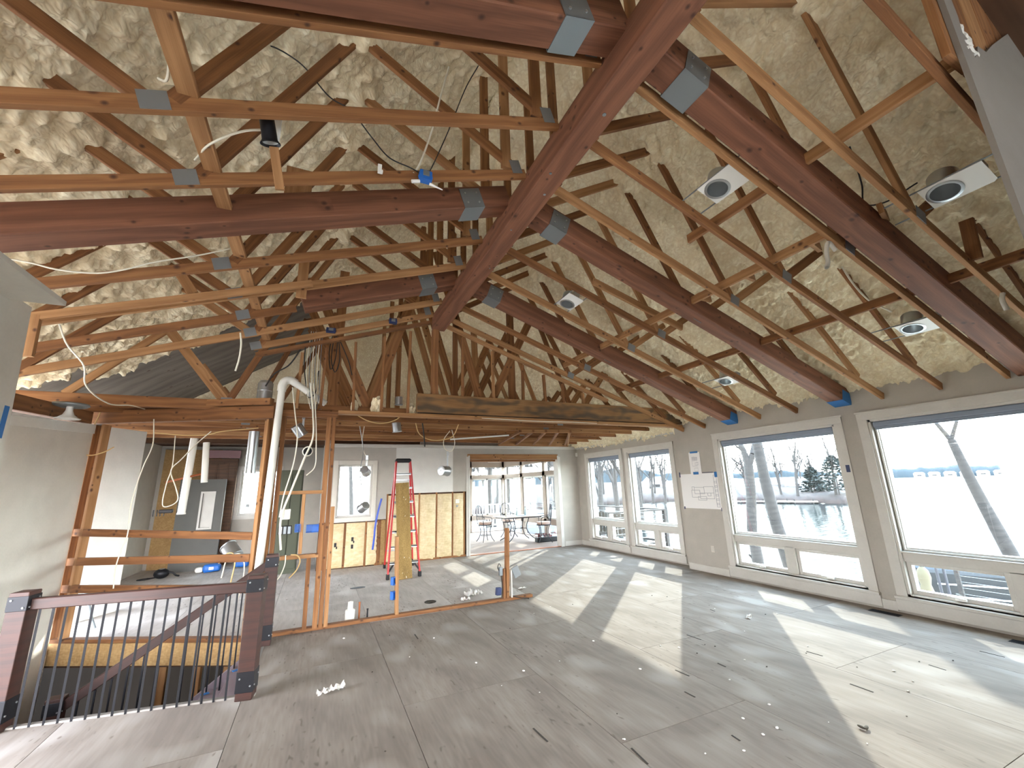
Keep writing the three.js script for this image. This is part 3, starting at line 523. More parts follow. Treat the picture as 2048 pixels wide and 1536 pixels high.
// ---------------------------------------------------------------- kitchen: ladder, insulation, hanging lights
const INSUL = std({ map: tex(512, 512, (u, v) => { const a = per(u, v, 5, 9, 83), b = per(u, v, 14, 14, 84), w = Math.pow(cl(1 - Math.abs(per(u, v, 5, 16, 87)) * 3.2), 3), w2 = Math.pow(cl(1 - Math.abs(per(u, v, 9, 5, 89)) * 3.5), 4); return mix(mix([.83, .755, .60], [.72, .625, .455], cl(.45 + .5 * a + .2 * b)), [.90, .83, .68], cl(w * .35 + w2 * .3)); }, .8, .8), roughness: .35 });
const RED = std({ color: hex('#c02a2c'), roughness: .45 });
{
  const g0 = (w, h, d, s) => { const g = new THREE.BoxGeometry(w, h, d, 14, 40, 1), p = g.attributes.position; for (let i = 0; i < p.count; i++) if (p.getZ(i) > 0) { const x = p.getX(i) / w * 2, y = p.getY(i) / h * 2; p.setZ(i, p.getZ(i) + .035 * (1 - x * x) * (1 - Math.pow(Math.abs(y), 8)) + .012 * N3(p.getX(i) * 9 + s, p.getY(i) * 14, s) - .012); } g.computeVertexNormals(); return g; };
  const t = thing('insulated_wall', 'open wall studs with paper-faced insulation batts right of the ladder', 'insulation', [0, 0, -10.84]);
  const xs = [1.58, 2.02, 2.36, 2.80, 3.22, 3.53];
  for (let i = 0; i < xs.length; i++) bar('stud', [xs[i], 0, 0], [xs[i], 1.6, 0], .05, .04, LUM[i % 3], t, [1, 0, 0]);
  for (let i = 0; i < 5; i++) { const w = xs[i + 1] - xs[i] - .045; const m = mesh('insulation_batt', uvBox(g0(w, 1.54, .05, i * 7)), INSUL, t); put(m, (xs[i] + xs[i + 1]) / 2, .79, .01); }
  bar('sole_plate', [1.52, .025, 0], [3.58, .025, 0], .045, .06, LUM[0], t);
  const o = mesh('outlet_box', rbox(.10, .1, .03, 3.34, 1.36, .05, .004), PVC, t); mesh('faceplate', rbox(.07, .05, .012, 3.34, 1.24, .055, .003), STEEL, t);
  const t2 = thing('insulated_wall', 'open wall studs with insulation batts below the kitchen window', 'insulation', [0, 0, -10.84]);
  const xs2 = [.24, .66, 1.12, 1.40];
  for (let i = 0; i < 4; i++) bar('stud', [xs2[i], 0, 0], [xs2[i], 1.0, 0], .05, i === 3 ? .12 : .04, LUM[i % 2], t2, [1, 0, 0]);
  for (let i = 0; i < 3; i++) { const w = xs2[i + 1] - xs2[i] - .05; const m = mesh('insulation_batt', uvBox(g0(w, .95, .05, 50 + i * 7)), INSUL, t2); put(m, (xs2[i] + xs2[i + 1]) / 2, .5, .01); }
  mesh('plywood_backing', span([1.46, 0, -.02], [1.6, 1.0, .0]), OSB, t2);
  for (const [x, y] of [[.47, .52], [.83, .62], [.83, .46]]) mesh('outlet_box', [rbox(.05, .09, .03, x, y, .05, .004), rbox(.03, .05, .02, x + .03, y - .06, .05, .004)], BLACK, t2);
  single('water_line', 'blue plastic water line looping down the wall beside the ladder', 'hose', tube([[1.43, 1.50, -10.72], [1.36, 1.2, -10.70], [1.31, .88, -10.70], [1.30, .64, -10.71], [1.28, .36, -10.74]], .022, 40, 10), std({ color: hex('#3a56b8'), roughness: .4 }));
}
{ // stepladder
  const t = thing('stepladder', 'tall red fibreglass stepladder with a black top in the kitchen', 'ladder', [1.69, 0, -9.0]);
  const top = 2.30, lean = -.45, xf = (y, s) => s * (.315 - .165 * y / top);
  for (const s of [-1, 1]) {
    bar('front_rail', [xf(.05, s), .05, 0], [xf(top, s), top, lean], .03, .075, RED, t, [0, .2, 1]); bar('rear_rail', [xf(.05, s) + s * .0 + .12, .05, -1.3], [xf(top, s) + .0, top, lean - .07], .028, .05, RED, t, [0, .5, 1]);
    mesh('foot', [rbox(.06, .10, .09, xf(.05, s), .05, 0, .01)], BLACK, t); mesh('foot', [rbox(.055, .09, .07, xf(.05, s) + .12, .045, -1.3, .01)], BLACK, t);
    bar('foot_brace', [xf(.08, s), .12, 0], [xf(.08, s) - s * .16, .33, -.06], .035, .006, BLACK, t); bar('spreader', [xf(1.2, s), 1.2, lean * .55], [xf(1.2, s) + .05, 1.15, -.75], .02, .005, STEEL, t, [1, 0, 0]);
  }
  for (let i = 1; i <= 7; i++) { const y = .29 * i, w = xf(y, 1) * 2 - .02, m = mesh('step', [span([-w / 2, -.012, -.045], [w / 2, .012, .04], .003), span([-w / 2, -.03, .034], [w / 2, .012, .04]), ], GALV, t); put(m, 0, y, lean * y / top); }
  for (let i = 1; i <= 5; i++) { const y = .38 * i, q = y / top, w = xf(y, 1) * 2; bar('rear_brace', [-w / 2 + .12 * (1 - q), y, -1.3 + (1.3 + lean - .07) * q], [w / 2 + .12 * (1 - q), y, -1.3 + (1.3 + lean - .07) * q], .03, .008, GALV, t); }
  mesh('top_cap', [rbox(.34, .075, .16, 0, top + .01, lean - .04, .02), rbox(.30, .02, .12, 0, top + .05, lean - .04, .01)], BLACK, t);
  const fleck = tex(256, 1024, (u, v) => { const a = per(u, v, 30, 90, 91), b = per(u, v, 60, 40, 92), c = per(u, v, 4, 6, 95); const k = cl(12 * (per(u, v, 14, 40, 97) - .42)); return mix(mix([.66, .54, .32], [.47, .37, .2], cl(.45 + .6 * a + .5 * b + .4 * c)), [.93, .92, .88], k); }, .3, 1.85);
  const b = single('plank', 'long strand-board strip with white paint flecks leaning against the red ladder', 'board', box(.275, 1.84, .018, 0, .92, 0), std({ map: fleck, bumpMap: fleck, bumpScale: .001 }));
  put(b, 1.69, .005, -8.86, -.1, 0, .045);
}
// can lights pulled out of the ceiling and hanging on their cables
function canLight(name, label, parts, pos, rot, group) {
  const t = thing(name, label, 'light', pos, group);
  const h = new THREE.Group(); h.name = 'housing_assembly'; t.add(h); h.rotation.set(...rot);
  const s = parts.r / .075;
  const g = lathe([[.012, .16], [.07, .16], [.075, .15], [.075, 0], [.083, 0], [.083, -.006], [.070, -.006], [.066, .0], [.064, .14], [.0, .145]].map(([a, b]) => [a * s, b * s]), 28);
  const m = mesh('can', g, GALV, t); m.rotation.set(...rot);
  mesh('lamp', new THREE.SphereGeometry(.03 * s, 16, 10), STEEL, m).position.set(0, .05 * s, 0);
  if (parts.arm) { const a = mesh('bracket', [rbox(.03, parts.arm, .004, 0, parts.arm / 2, 0, .002), rbox(.045, .09, .03, 0, parts.arm, .01, .006)], GALV, t); a.position.set(0, .03, .02); }
  t.remove(h); return t;
}
const can = (l, p, r, rot, arm) => canLight('hanging_can_light', l, { r, arm }, p, rot, 'can lights hanging in the kitchen');
can('can light hanging in front of the kitchen window top', [.80, 2.02, -8.2], .075, [1.2, .2, .3], .24);
can('can light hanging low in front of the kitchen window', [.70, 1.40, -7.7], .07, [1.3, .4, -.5], .24);
can('large metal can light hanging beside the sunroom opening', [2.27, 2.02, -8.0], .09, [1.1, .3, 1.0], .3);
can('shiny can light tucked up between the kitchen joists', [1.20, 2.68, -7.4], .075, [0, 0, .15]);
can('grey can light hanging at a tilt in the narrow stud bay', [-.27, 2.58, -7.34], .085, [.3, 0, .6], .26);
can('shiny can light standing up in the gable above the kitchen', [1.13, 3.06, -6.9], .06, [0, .2, 0]);
can('can light hanging low behind the stair partition by the bright window', [-1.08, .98, -7.4], .10, [2.4, 0, -.6]);
{ const t = thing('mud_ring', 'pale round plastic ring dangling on cables in the narrow stud bay', 'ring', [-.15, 2.24, -6.335]); const g = new THREE.TorusGeometry(.062, .008, 10, 28); mesh('ring', g, PVC, t).rotation.set(.3, .3, 0); mesh('hole', new THREE.CylinderGeometry(.056, .056, .02, 24).rotateX(Math.PI / 2), BLACK, t).rotation.set(.3, .3, 0); t.children[1].position.z = -.02; }
// recessed lights on hanger bars on the right slope
function recessed(label, x, z, tilt = 0) {
  const u = x - 1.65, y = yB(u) + .14, a = -Math.atan(.346), t = thing('recessed_light', label, 'light', [x, y, z], 'recessed lights on hanger bars'); t.rotation.z = a;
  mesh('housing', lathe([[.0, .17], [.085, .17], [.092, .16], [.092, 0], [.083, 0], [.08, .15], [0, .155]], 28), GALV, t);
  mesh('trim_ring', lathe([[.083, -.004], [.104, -.004], [.104, .003], [.083, .003], [.083, -.004]], 28), GALV, t);
  mesh('mounting_plate', slabY([[-.12, -.11], [-.12, .24], [.1, .24], [.12, .22], [.12, -.11]], .004, .004, [Array.from({ length: 24 }, (_, i) => [.09 * Math.cos(i / 24 * 6.283), .09 * Math.sin(i / 24 * 6.283)])]), WHITE, t);
  mesh('junction_box', rbox(.09, .1, .09, .0, .055, .18, .006), GALV, t);
  for (const s of [-.115, .115]) mesh('hanger_bar', [rod([s, .015, -.36], [s, .015, .30], .006, 8)], STEEL, t);
  return t;
}
recessed('round recessed light above the middle of the nearest dark beam', 2.98, -2.06);
recessed('large recessed light nearest the camera, by the grey wall at upper right', 4.14, -1.08);
recessed('small recessed light beyond the middle dark beam, high on the slope', 3.0, -4.55);
recessed('recessed light low on the slope beside the nearest dark beam', 5.7, -2.02);
recessed('recessed light low on the slope above the wall with taped-up drawings', 5.74, -4.38);
// small can hung on the left trusses
{
  const t = thing('track_light', 'small dark can light hung on a wooden strip from the left truss chords', 'light', [-.40, 3.72, -2.45]);
  const c = mesh('can', lathe([[0, .16], [.035, .16], [.04, .14], [.042, .02], [.055, .0], [.052, -.004], [.03, .03], [0, .04]], 24), BLACKM, t); c.rotation.set(.35, 0, .2);
  mesh('reflector', lathe([[.056, -.002], [.048, .004], [.03, .025], [0, .03]], 24), GALV, c); mesh('bracket', rbox(.06, .2, .012, .01, .16, -.03, .003), WHITE, t);
  bar('strip', [.02, -.02, .0], [.07, -.26, -.05], .05, .02, LUM[2], t);
}
function jbox(label, x, y, z, m, w = .1, h = .09) { const t = thing('junction_box', label, 'box', [x, y, z]); mesh('housing', [rbox(w, h, .06, 0, 0, 0, .008)], m, t); mesh('collar', [rbox(w * .5, h * .5, .01, 0, .01, .033, .003)], STEEL, t); mesh('screw_tab', [rbox(.012, .02, .03, w / 2, 0, 0, .003), rbox(.012, .02, .03, -w / 2, 0, 0, .003)], m, t); return t; }
jbox('blue junction box on a left truss chord above the long dark beam', .61, 4.12, -2.84, BOXBLUE);
jbox('dark blue junction box high in the gable just left of the ridge end', .9, 4.27, -6.32, DARKBLUE, .12, .09); jbox('dark blue junction box left in the gable, with black wires hanging', .02, 4.0, -6.32, DARKBLUE, .13, .08);
single('wire_nut_scrap', 'white wire scraps stuck out beside the blue junction box', 'scrap', [rod([.64, 4.05, -2.82], [.74, 4.01, -2.80], .012, 8, .004), rod([.56, 4.05, -2.82], [.50, 4.03, -2.82], .014, 8), rbox(.03, .08, .015, .26, 4.08, -2.84, .003), rbox(.025, .02, .03, .27, 4.05, -2.83, .003)], WHITE);
// flush lamp on the header at left
{
  const t = thing('flush_lamp', 'white trumpet-shaped lamp fixed below the header at far left, over the grey stairwell wall', 'light', [-2.70, 2.79, -6.50]); mesh('arm', rbox(.22, .03, .05, -.10, -.005, 0, .004), WHITE, t);
  mesh('canopy', lathe([[0, .0], [.16, .0], [.17, -.02], [.15, -.035], [0, -.035]], 28), STEEL, t); mesh('shade', lathe([[.03, -.03], [.032, -.08], [.05, -.13], [.09, -.165], [.115, -.175], [.11, -.18], [.0, -.15]], 28), WHITE, t);
}
// ducts and loose pipes
single('duct', 'shiny round metal duct hanging over the stair partition opening', 'duct', [rod([-.905, 2.60, -7.2], [-.905, 2.0, -7.2], .07, 24), rod([-.905, 2.25, -7.2], [-.905, 2.235, -7.2], .074, 24), rod([-.905, 2.01, -7.2], [-.905, 1.99, -7.2], .0735, 24)], GALV);
single('duct', 'grey ribbed round duct standing up in the attic behind the vent pipe', 'duct', [rod([-.80, 2.9, -6.95], [-.80, 3.28, -6.95], .10, 24), lathe([[.10, 0], [.106, .01], [.10, .02]]).translate(-.8, 3.0, -6.95), lathe([[.10, 0], [.106, .01], [.10, .02]]).translate(-.8, 3.16, -6.95), rod([-.80, 3.28, -6.95], [-.80, 3.32, -6.95], .10, 24, .075)], GALV);
single('loose_pipe', 'longer white plastic pipe hanging behind the stair partition', 'pipe', [rod([-1.69, 2.52, -7.5], [-1.72, 1.46, -7.54], .048, 18), rod([-1.72, 1.47, -7.54], [-1.72, 1.45, -7.54], .053, 18)], PVC);
single('loose_pipe', 'shorter white plastic pipe hanging behind the stair partition', 'pipe', [rod([-1.52, 2.45, -7.42], [-1.475, 1.88, -7.4], .042, 18)], PVC);
single('copper_line', 'copper pipe with white couplings strung level between the hanging white pipes', 'pipe', [rod([-1.98, 1.90, -7.66], [-1.50, 2.01, -7.42], .016, 10)], COPPER);
// wall-side objects
{
  const paper = (w, h, fn) => std({ map: tex(512, 512, fn), roughness: .8 });
  const plan = (s, title) => (u, v) => {
    let k = 0; const L = (x0, y0, x1, y1) => { const t = .006; if (u > x0 - t && u < x1 + t && v > y0 - t && v < y1 + t && (u < x0 + t || u > x1 - t || v < y0 + t || v > y1 - t)) k = Math.max(k, .5); };
    if (s === 1) { L(.28, .32, .50, .52); L(.36, .42, .62, .60); L(.50, .28, .86, .44); L(.62, .44, .86, .62); L(.70, .36, .78, .44); L(.44, .24, .66, .34); L(.30, .52, .36, .62); L(.9, .06, .97, .94); for (let i = 0; i < 6; i++) L(.905, .12 + .12 * i, .965, .16 + .12 * i); }
    else { L(.25, .35, .7, .6); L(.25, .6, .5, .78); L(.4, .12, .72, .26); L(.5, .4, .8, .5); for (let i = 0; i < 5; i++) L(.25, .64 + .03 * i, .75, .645 + .03 * i); }
    return mix([.93, .925, .915], [.45, .45, .5], k);
  };
  const sheet = (name, label, z0, z1, y0, y1, s, tapes) => {
    const t = thing(name, label, 'drawing', [6.85, 0, 0]), g = new THREE.PlaneGeometry(z1 - z0, y1 - y0, 8, 8), p = g.attributes.position;
    for (let i = 0; i < p.count; i++) p.setZ(i, .004 + .006 * Math.abs(N3(p.getX(i) * 4, p.getY(i) * 4, s * 9)));
    g.rotateY(-Math.PI / 2); g.translate(-.004, (y0 + y1) / 2, (z0 + z1) / 2);
    const m = mesh('paper', g, paper(1, 1, plan(s)), t); m.material.side = THREE.DoubleSide;
    for (const [z, y, w, h, d] of tapes) mesh('tape', rbox(.003, h, w, -.016, y, z, .001), d ? DARKBLUE : TAPE, t);
  };
  sheet('floor_plan', 'large floor plan sheet taped to the wall between the windows', -6.60, -5.70, 1.165, 1.83, 1, [[-6.6, 1.82, .03, .1, 1], [-5.72, 1.80, .07, .1, 0], [-5.9, 1.845, .25, .012, 1], [-6.57, 1.17, .03, .05, 1], [-5.69, 1.165, .035, .06, 1]]);
  sheet('floor_plan', 'small narrow plan sheet taped above the large one', -6.31, -6.04, 1.83, 2.25, 2, [[-6.17, 2.25, .19, .035, 0], [-6.18, 1.84, .13, .05, 0]]);
  single('tape_strip', 'dark blue tape strip on the window casing right of the big window', 'tape', rbox(.004, .1, .05, 6.832, 1.80, -3.5, .001), DARKBLUE);
  const ol = thing('wall_outlet', 'cream wall outlet low on the wall below the floor plans', 'outlet', [6.846, .44, -6.03]); mesh('plate', rbox(.008, .115, .075, 0, 0, 0, .003), WALLPALE, ol); for (const y of [-.022, .022]) mesh('socket', rbox(.006, .028, .034, -.004, y, 0, .006), TRIM, ol);
  const al = thing('motion_sensor', 'small white motion sensor in the far right corner under the crown', 'sensor', [7.05, 2.56, -10.74]); mesh('body', rbox(.06, .11, .05, 0, 0, 0, .012), WHITE, al); mesh('lens', rbox(.04, .045, .02, -.01, -.015, .025, .008), PVC, al);
  single('tape_strip', 'blue tape strip on the white wall at the left edge', 'tape', rbox(.003, .20, .045, -1.798, 2.18, -3.63, .001), TAPE);
  const tr = thing('tray_frame', 'raw lumber frame of a tray ceiling hung below the kitchen trusses', 'frame', [0, 2.79, 0]);
  bar('rail', [3.72, .0, -7.72], [4.78, 0, -7.5], .07, .04, LUM[2], tr); bar('rail', [4.2, .0, -10.0], [6.3, 0, -10.0], .14, .04, LUM[2], tr); bar('rail', [4.78, 0, -7.5], [6.3, 0, -10.0], .09, .04, LUM[2], tr, [1, 0, .5]);
  for (let i = 0; i < 5; i++) bar('strut', [3.72 + .27 * i, 0, -7.68 + .05 * i], [4.2 + .5 * i, -.02, -9.98], .05, .05, LUM[1], tr, [1, 0, 0]);
  single('strip', 'thin pale strip hanging at a slant below the kitchen ceiling', 'strip', barGeo([2.3, 2.62, -7.9], [3.6, 2.74, -8.0], .03, .012), WHITE);
}
// behind the partition
{
  single('sheathing', 'tall tan strand-board sheet on the far wall behind the stair partition', 'board', [span([-3.56, .0, -13.36], [-2.35, 2.86, -13.33])], OSB);
  const d = thing('panel_door', 'dark wood panelled cabinet wall beside the narrow bright window', 'cabinet', [0, 0, -13.2]);
  const DW = std({ map: woodTex([.42, .28, .17], [.27, .165, .09], 31, 3, 2.4, .4), roughness: .55 });
  mesh('carcass', span([-2.62, 0, -.1], [-1.95, 2.62, .0], .005), DW, d);
  for (const [x0, x1] of [[-2.6, -2.38], [-2.36, -2.14], [-2.12, -1.97]]) for (const [a, b] of [[.08, 1.05], [1.1, 2.5]]) { const p = mesh('panel', span([x0, a, 0], [x1, b, .018], .006), DW, d); mesh('bead', span([x0 + .03, a + .04, .018], [x1 - .03, b - .04, .026], .006), DW, p); }
  single('pink_header', 'dusty pink strip over the dark panelled cabinet', 'trim', span([-2.62, 2.63, -13.2], [-1.9, 2.83, -13.1], .005), std({ color: hex('#a98589'), roughness: .85 }));
  const GC = std({ color: hex('#454838'), roughness: .7 });
  const c = thing('kitchen_cabinet', 'tall dark olive cabinet seen through the narrow stud bay', 'cabinet', [0, 0, -10.9]); mesh('carcass', span([-.75, 0, -.3], [-.3, 2.2, .0], .006), GC, c); mesh('door', span([-.73, .1, 0], [-.53, 2.1, .02], .005), GC, c); mesh('door', span([-.51, .1, 0], [-.32, 2.1, .02], .005), GC, c);
  const v = thing('shop_vacuum_head', 'small dark shop tool with a coiled cord on the floor behind the partition', 'tool', [-2.9, 0, -11.9]); mesh('body', (() => { const g = new THREE.SphereGeometry(.12, 20, 14); g.scale(1.15, .85, .9); g.translate(0, .1, 0); return g; })(), BLACKM, v); mesh('cap', lathe([[0, .2], [.05, .2], [.06, .17], [.07, .1]], 18), GALV, v); mesh('handle', tube([[.1, .12, 0], [.2, .1, .02], [.26, .04, .0], [.3, .02, -.05]], .02), BLACK, v); mesh('cord', tube([[-.1, .03, 0], [-.25, .015, .08], [-.4, .012, .02], [-.3, .012, -.1], [-.1, .012, -.12]], .01), BLACK, v);
  const bp = thing('product_bag', 'blue and clear plastic pack lying on the floor behind the partition', 'bag', [-2.05, 0, -12.2]); mesh('pack', (() => { const g = new RoundedBoxGeometry(.34, .16, .2, 4, .06), p = g.attributes.position; for (let i = 0; i < p.count; i++) p.setY(i, p.getY(i) * (1 + .25 * N3(p.getX(i) * 12, 1, p.getZ(i) * 12)) + .085); g.computeVertexNormals(); return g; })(), BOXBLUE, bp); mesh('label', rbox(.09, .06, .004, .0, .09, .102, .002), WHITE, bp); mesh('clear_end', rbox(.16, .12, .17, -.24, .065, 0, .05), PVC, bp);
  single('product_bag', 'second blue pack on the floor farther right behind the partition', 'bag', rbox(.3, .2, .2, -1.5, .11, -12.5, .06), BOXBLUE); single('product_bag', 'third blue pack on the floor near the bright window', 'bag', rbox(.2, .22, .18, -1.15, .12, -12.9, .05), BOXBLUE);
  const wl = thing('work_light', 'small round white work light on a grey cord low behind the partition', 'light', [-2.78, .55, -8.0]); mesh('lens', lathe([[0, .03], [.07, .025], [.085, 0], [.05, -.04], [0, -.05]], 20), WHITE, wl); mesh('cord', tube([[.02, -.03, 0], [.08, -.2, .0], [.14, -.4, 0], [.2, -.54, 0]], .018), STEEL, wl);
}

// ---------------------------------------------------------------- sunroom
const BEIGE = paint([.66, .60, .55], 33), PINKFLOOR = paint([.62, .54, .49], 37), IRON = std({ color: hex('#3b3a40'), roughness: .5, metalness: .5 });
{
  struct('floor_sunroom', slabY(rect(2.5, -16.2, 7.1, -10.94), .2, -.005), PINKFLOOR);
  struct('wall_sunroom_left', wallX(rect(-16.2, -.2, -10.94, 2.8), .12, 2.4), BEIGE);
  const c = structure('ceiling_sunroom'); mesh('deck', span([2.4, 2.80, -16.2], [7.15, 2.9, -11.0]), BEIGE, c);
  for (let i = 0; i < 14; i++) mesh('ceiling_board', span([2.5, 2.782, -16.15 + .37 * i], [7.0, 2.80, -15.79 + .37 * i], .006), BEIGE, c);
  const unit = (n, at, a, b, bays) => {            // glazed wall: posts, transom, sliders and low lights; at() builds a box in wall coordinates
    const w = structure(n);
    const F = [at(a, -.02, b, .02), at(a, 2.46, b, 2.80), at(a, 2.02, b, 2.16), at(a, .44, b, .62)];
    for (let i = 0; i <= bays; i++) { const p = a + (b - a) * i / bays; F.push(at(Math.max(a, p - .09), 0, Math.min(b, p + .09), 2.8)); }
    mesh('frame', F, BEIGE, w);
    for (let i = 0; i < bays; i++) {
      const p = a + (b - a) * i / bays + .09, q = a + (b - a) * (i + 1) / bays - .09, m = (p + q) / 2;
      const s = mesh('sash', [at(p, .62, p + .05, 2.02, 1), at(q - .05, .62, q, 2.02, 1), at(m - .04, .62, m + .04, 2.02, 1), at(p, .62, q, .67, 1), at(p, 1.97, q, 2.02, 1)], TRIM, w);
      mesh('pane', at(p + .05, .67, q - .05, 1.97, 2), GLASS, s); mesh('pane', at(p, 2.16, q, 2.46, 2), GLASS, w); mesh('pane', at(p, .02, q, .44, 2), GLASS, w);
    }
  };
  unit('window_9', (a, y0, b, y1, k) => span([a, y0, k === 2 ? -16.11 : k ? -16.13 : -16.17], [b, y1, k === 2 ? -16.105 : k ? -16.08 : -16.05]), 2.5, 6.95, 3);
  unit('window_10', (a, y0, b, y1, k) => span([k === 2 ? 7.01 : k ? 6.98 : 6.95, y0, a], [k === 2 ? 7.015 : k ? 7.04 : 7.08, y1, b]), -16.17, -10.96, 3);
  const t = thing('patio_table', 'pale-topped patio table on curved black iron legs in the sunroom', 'table', [6.0, 0, -12.75]);
  mesh('table_top', rbox(1.45, .035, .85, 0, .755, 0, .015), std({ color: hex('#cfc6bb'), roughness: .25 }), t);
  mesh('apron', [rbox(1.3, .03, .012, 0, .72, .36), rbox(1.3, .03, .012, 0, .72, -.36), rbox(.012, .03, .72, .64, .72, 0), rbox(.012, .03, .72, -.64, .72, 0)], IRON, t);
  for (const [sx, sz] of [[1, 1], [1, -1], [-1, 1], [-1, -1]]) mesh('leg', tube([[.28 * sx, .72, .2 * sz], [.24 * sx, .6, .18 * sz], [.2 * sx, .4, .14 * sz], [.32 * sx, .15, .24 * sz], [.52 * sx, .012, .34 * sz]], .014, 26, 8), IRON, t);
  mesh('stretcher', [rod([.2, .38, .14], [-.2, .38, -.14], .01), rod([-.2, .38, .14], [.2, .38, -.14], .01)], IRON, t);
  function patioChair(label, x, z, ry) {
    const c = thing('patio_chair', label, 'chair', [x, 0, z], 'iron chairs around the patio table'); c.rotation.y = ry;
    mesh('seat', (() => { const g = new THREE.CylinderGeometry(.22, .21, .07, 26); g.translate(0, .565, 0); return g; })(), std({ color: hex('#d9c2b6'), roughness: .9 }), c);
    mesh('seat_frame', lathe([[.20, .50], [.225, .50], [.225, .53], [.20, .53], [.20, .50]], 26), IRON, c);
    for (const [sx, sz] of [[1, 1], [1, -1], [-1, 1], [-1, -1]]) mesh('leg', tube([[.15 * sx, .51, .15 * sz], [.11 * sx, .34, .11 * sz], [.14 * sx, .15, .14 * sz], [.21 * sx, .01, .21 * sz]], .011, 20, 8), IRON, c);
    mesh('foot_ring', new THREE.TorusGeometry(.16, .008, 8, 28).rotateX(Math.PI / 2).translate(0, .2, 0), IRON, c);
    mesh('back_frame', tube([[-.18, .53, .17], [-.19, .8, .21], [-.13, 1.06, .24], [0, 1.13, .25], [.13, 1.06, .24], [.19, .8, .21], [.18, .53, .17]], .012, 40, 8), IRON, c);
    for (const x0 of [-.07, 0, .07]) mesh('spindle', tube([[x0, .54, .19], [x0 * 1.4, .8, .21], [x0 * .8, 1.1, .245]], .007, 14, 6), IRON, c);
    mesh('arm', [tube([[-.19, .78, .2], [-.25, .76, .05], [-.24, .72, -.1], [-.19, .53, -.1]], .01, 20, 8), tube([[.19, .78, .2], [.25, .76, .05], [.24, .72, -.1], [.19, .53, -.1]], .01, 20, 8)], IRON, c);
    return c;
  }
  patioChair('iron patio chair at the right end of the sunroom table, round pale seat', 6.48, -11.95, 1.25); patioChair('iron patio chair at the left end of the sunroom table', 5.02, -13.2, -1.4); patioChair('iron patio chair behind the sunroom table', 6.1, -13.75, 3.3);
  const bt = (l, x, z, h, r, m) => { const b = thing('bottle', l, 'bottle', [x, .773, z]); mesh('body', lathe([[0, 0], [r, 0], [r, h * .55], [r * .45, h * .72], [r * .4, h], [0, h]], 18), m, b); mesh('cap', lathe([[0, h], [r * .48, h], [r * .48, h + .025], [0, h + .025]], 14), BLACK, b); };
  bt('pale bottle standing at the left of the patio table', 5.55, -12.7, .23, .035, PVC); bt('clear bottle in the middle of the patio table', 6.0, -12.85, .2, .04, std({ color: hex('#bcd3d8'), roughness: .15 })); bt('taller bottle right of the middle of the patio table', 6.25, -12.75, .24, .04, std({ color: hex('#9db4ba'), roughness: .2 })); bt('short jar near the right end of the patio table', 6.42, -12.9, .14, .045, WHITE);
  single('place_mat', 'flat grey mat lying on the patio table', 'mat', rbox(.42, .006, .3, 6.0, .777, -12.55, .003), std({ color: hex('#8d949c') }));
  const pl = thing('planter', 'low dark planter of dried flowers on the sunroom floor below the chair', 'planter', [6.62, 0, -12.05]); mesh('box', rbox(.75, .14, .2, 0, .07, 0, .02), BLACK, pl);
  mesh('dried_flowers', Array.from({ length: 40 }, () => { const g = new THREE.TetrahedronGeometry(rr(.02, .045)); g.rotateX(rr(0, 3)); g.translate(rr(-.36, .36), rr(.14, .24), rr(-.09, .09)); return g; }), std({ color: hex('#8a5a5c'), roughness: .9 }), pl).userData.kind = 'stuff';
  const f = thing('ceiling_lamp', 'small brown ceiling lamp hanging in the sunroom', 'light', [5.5, 2.78, -13.5]); mesh('canopy', lathe([[0, 0], [.08, 0], [.07, -.05], [.03, -.06], [0, -.06]], 20), IRON, f); mesh('shade', lathe([[.05, -.05], [.10, -.12], [.24, -.26], [.23, -.27], [.0, -.2]], 24), std({ color: hex('#b0a294'), roughness: .7 }), f);
}

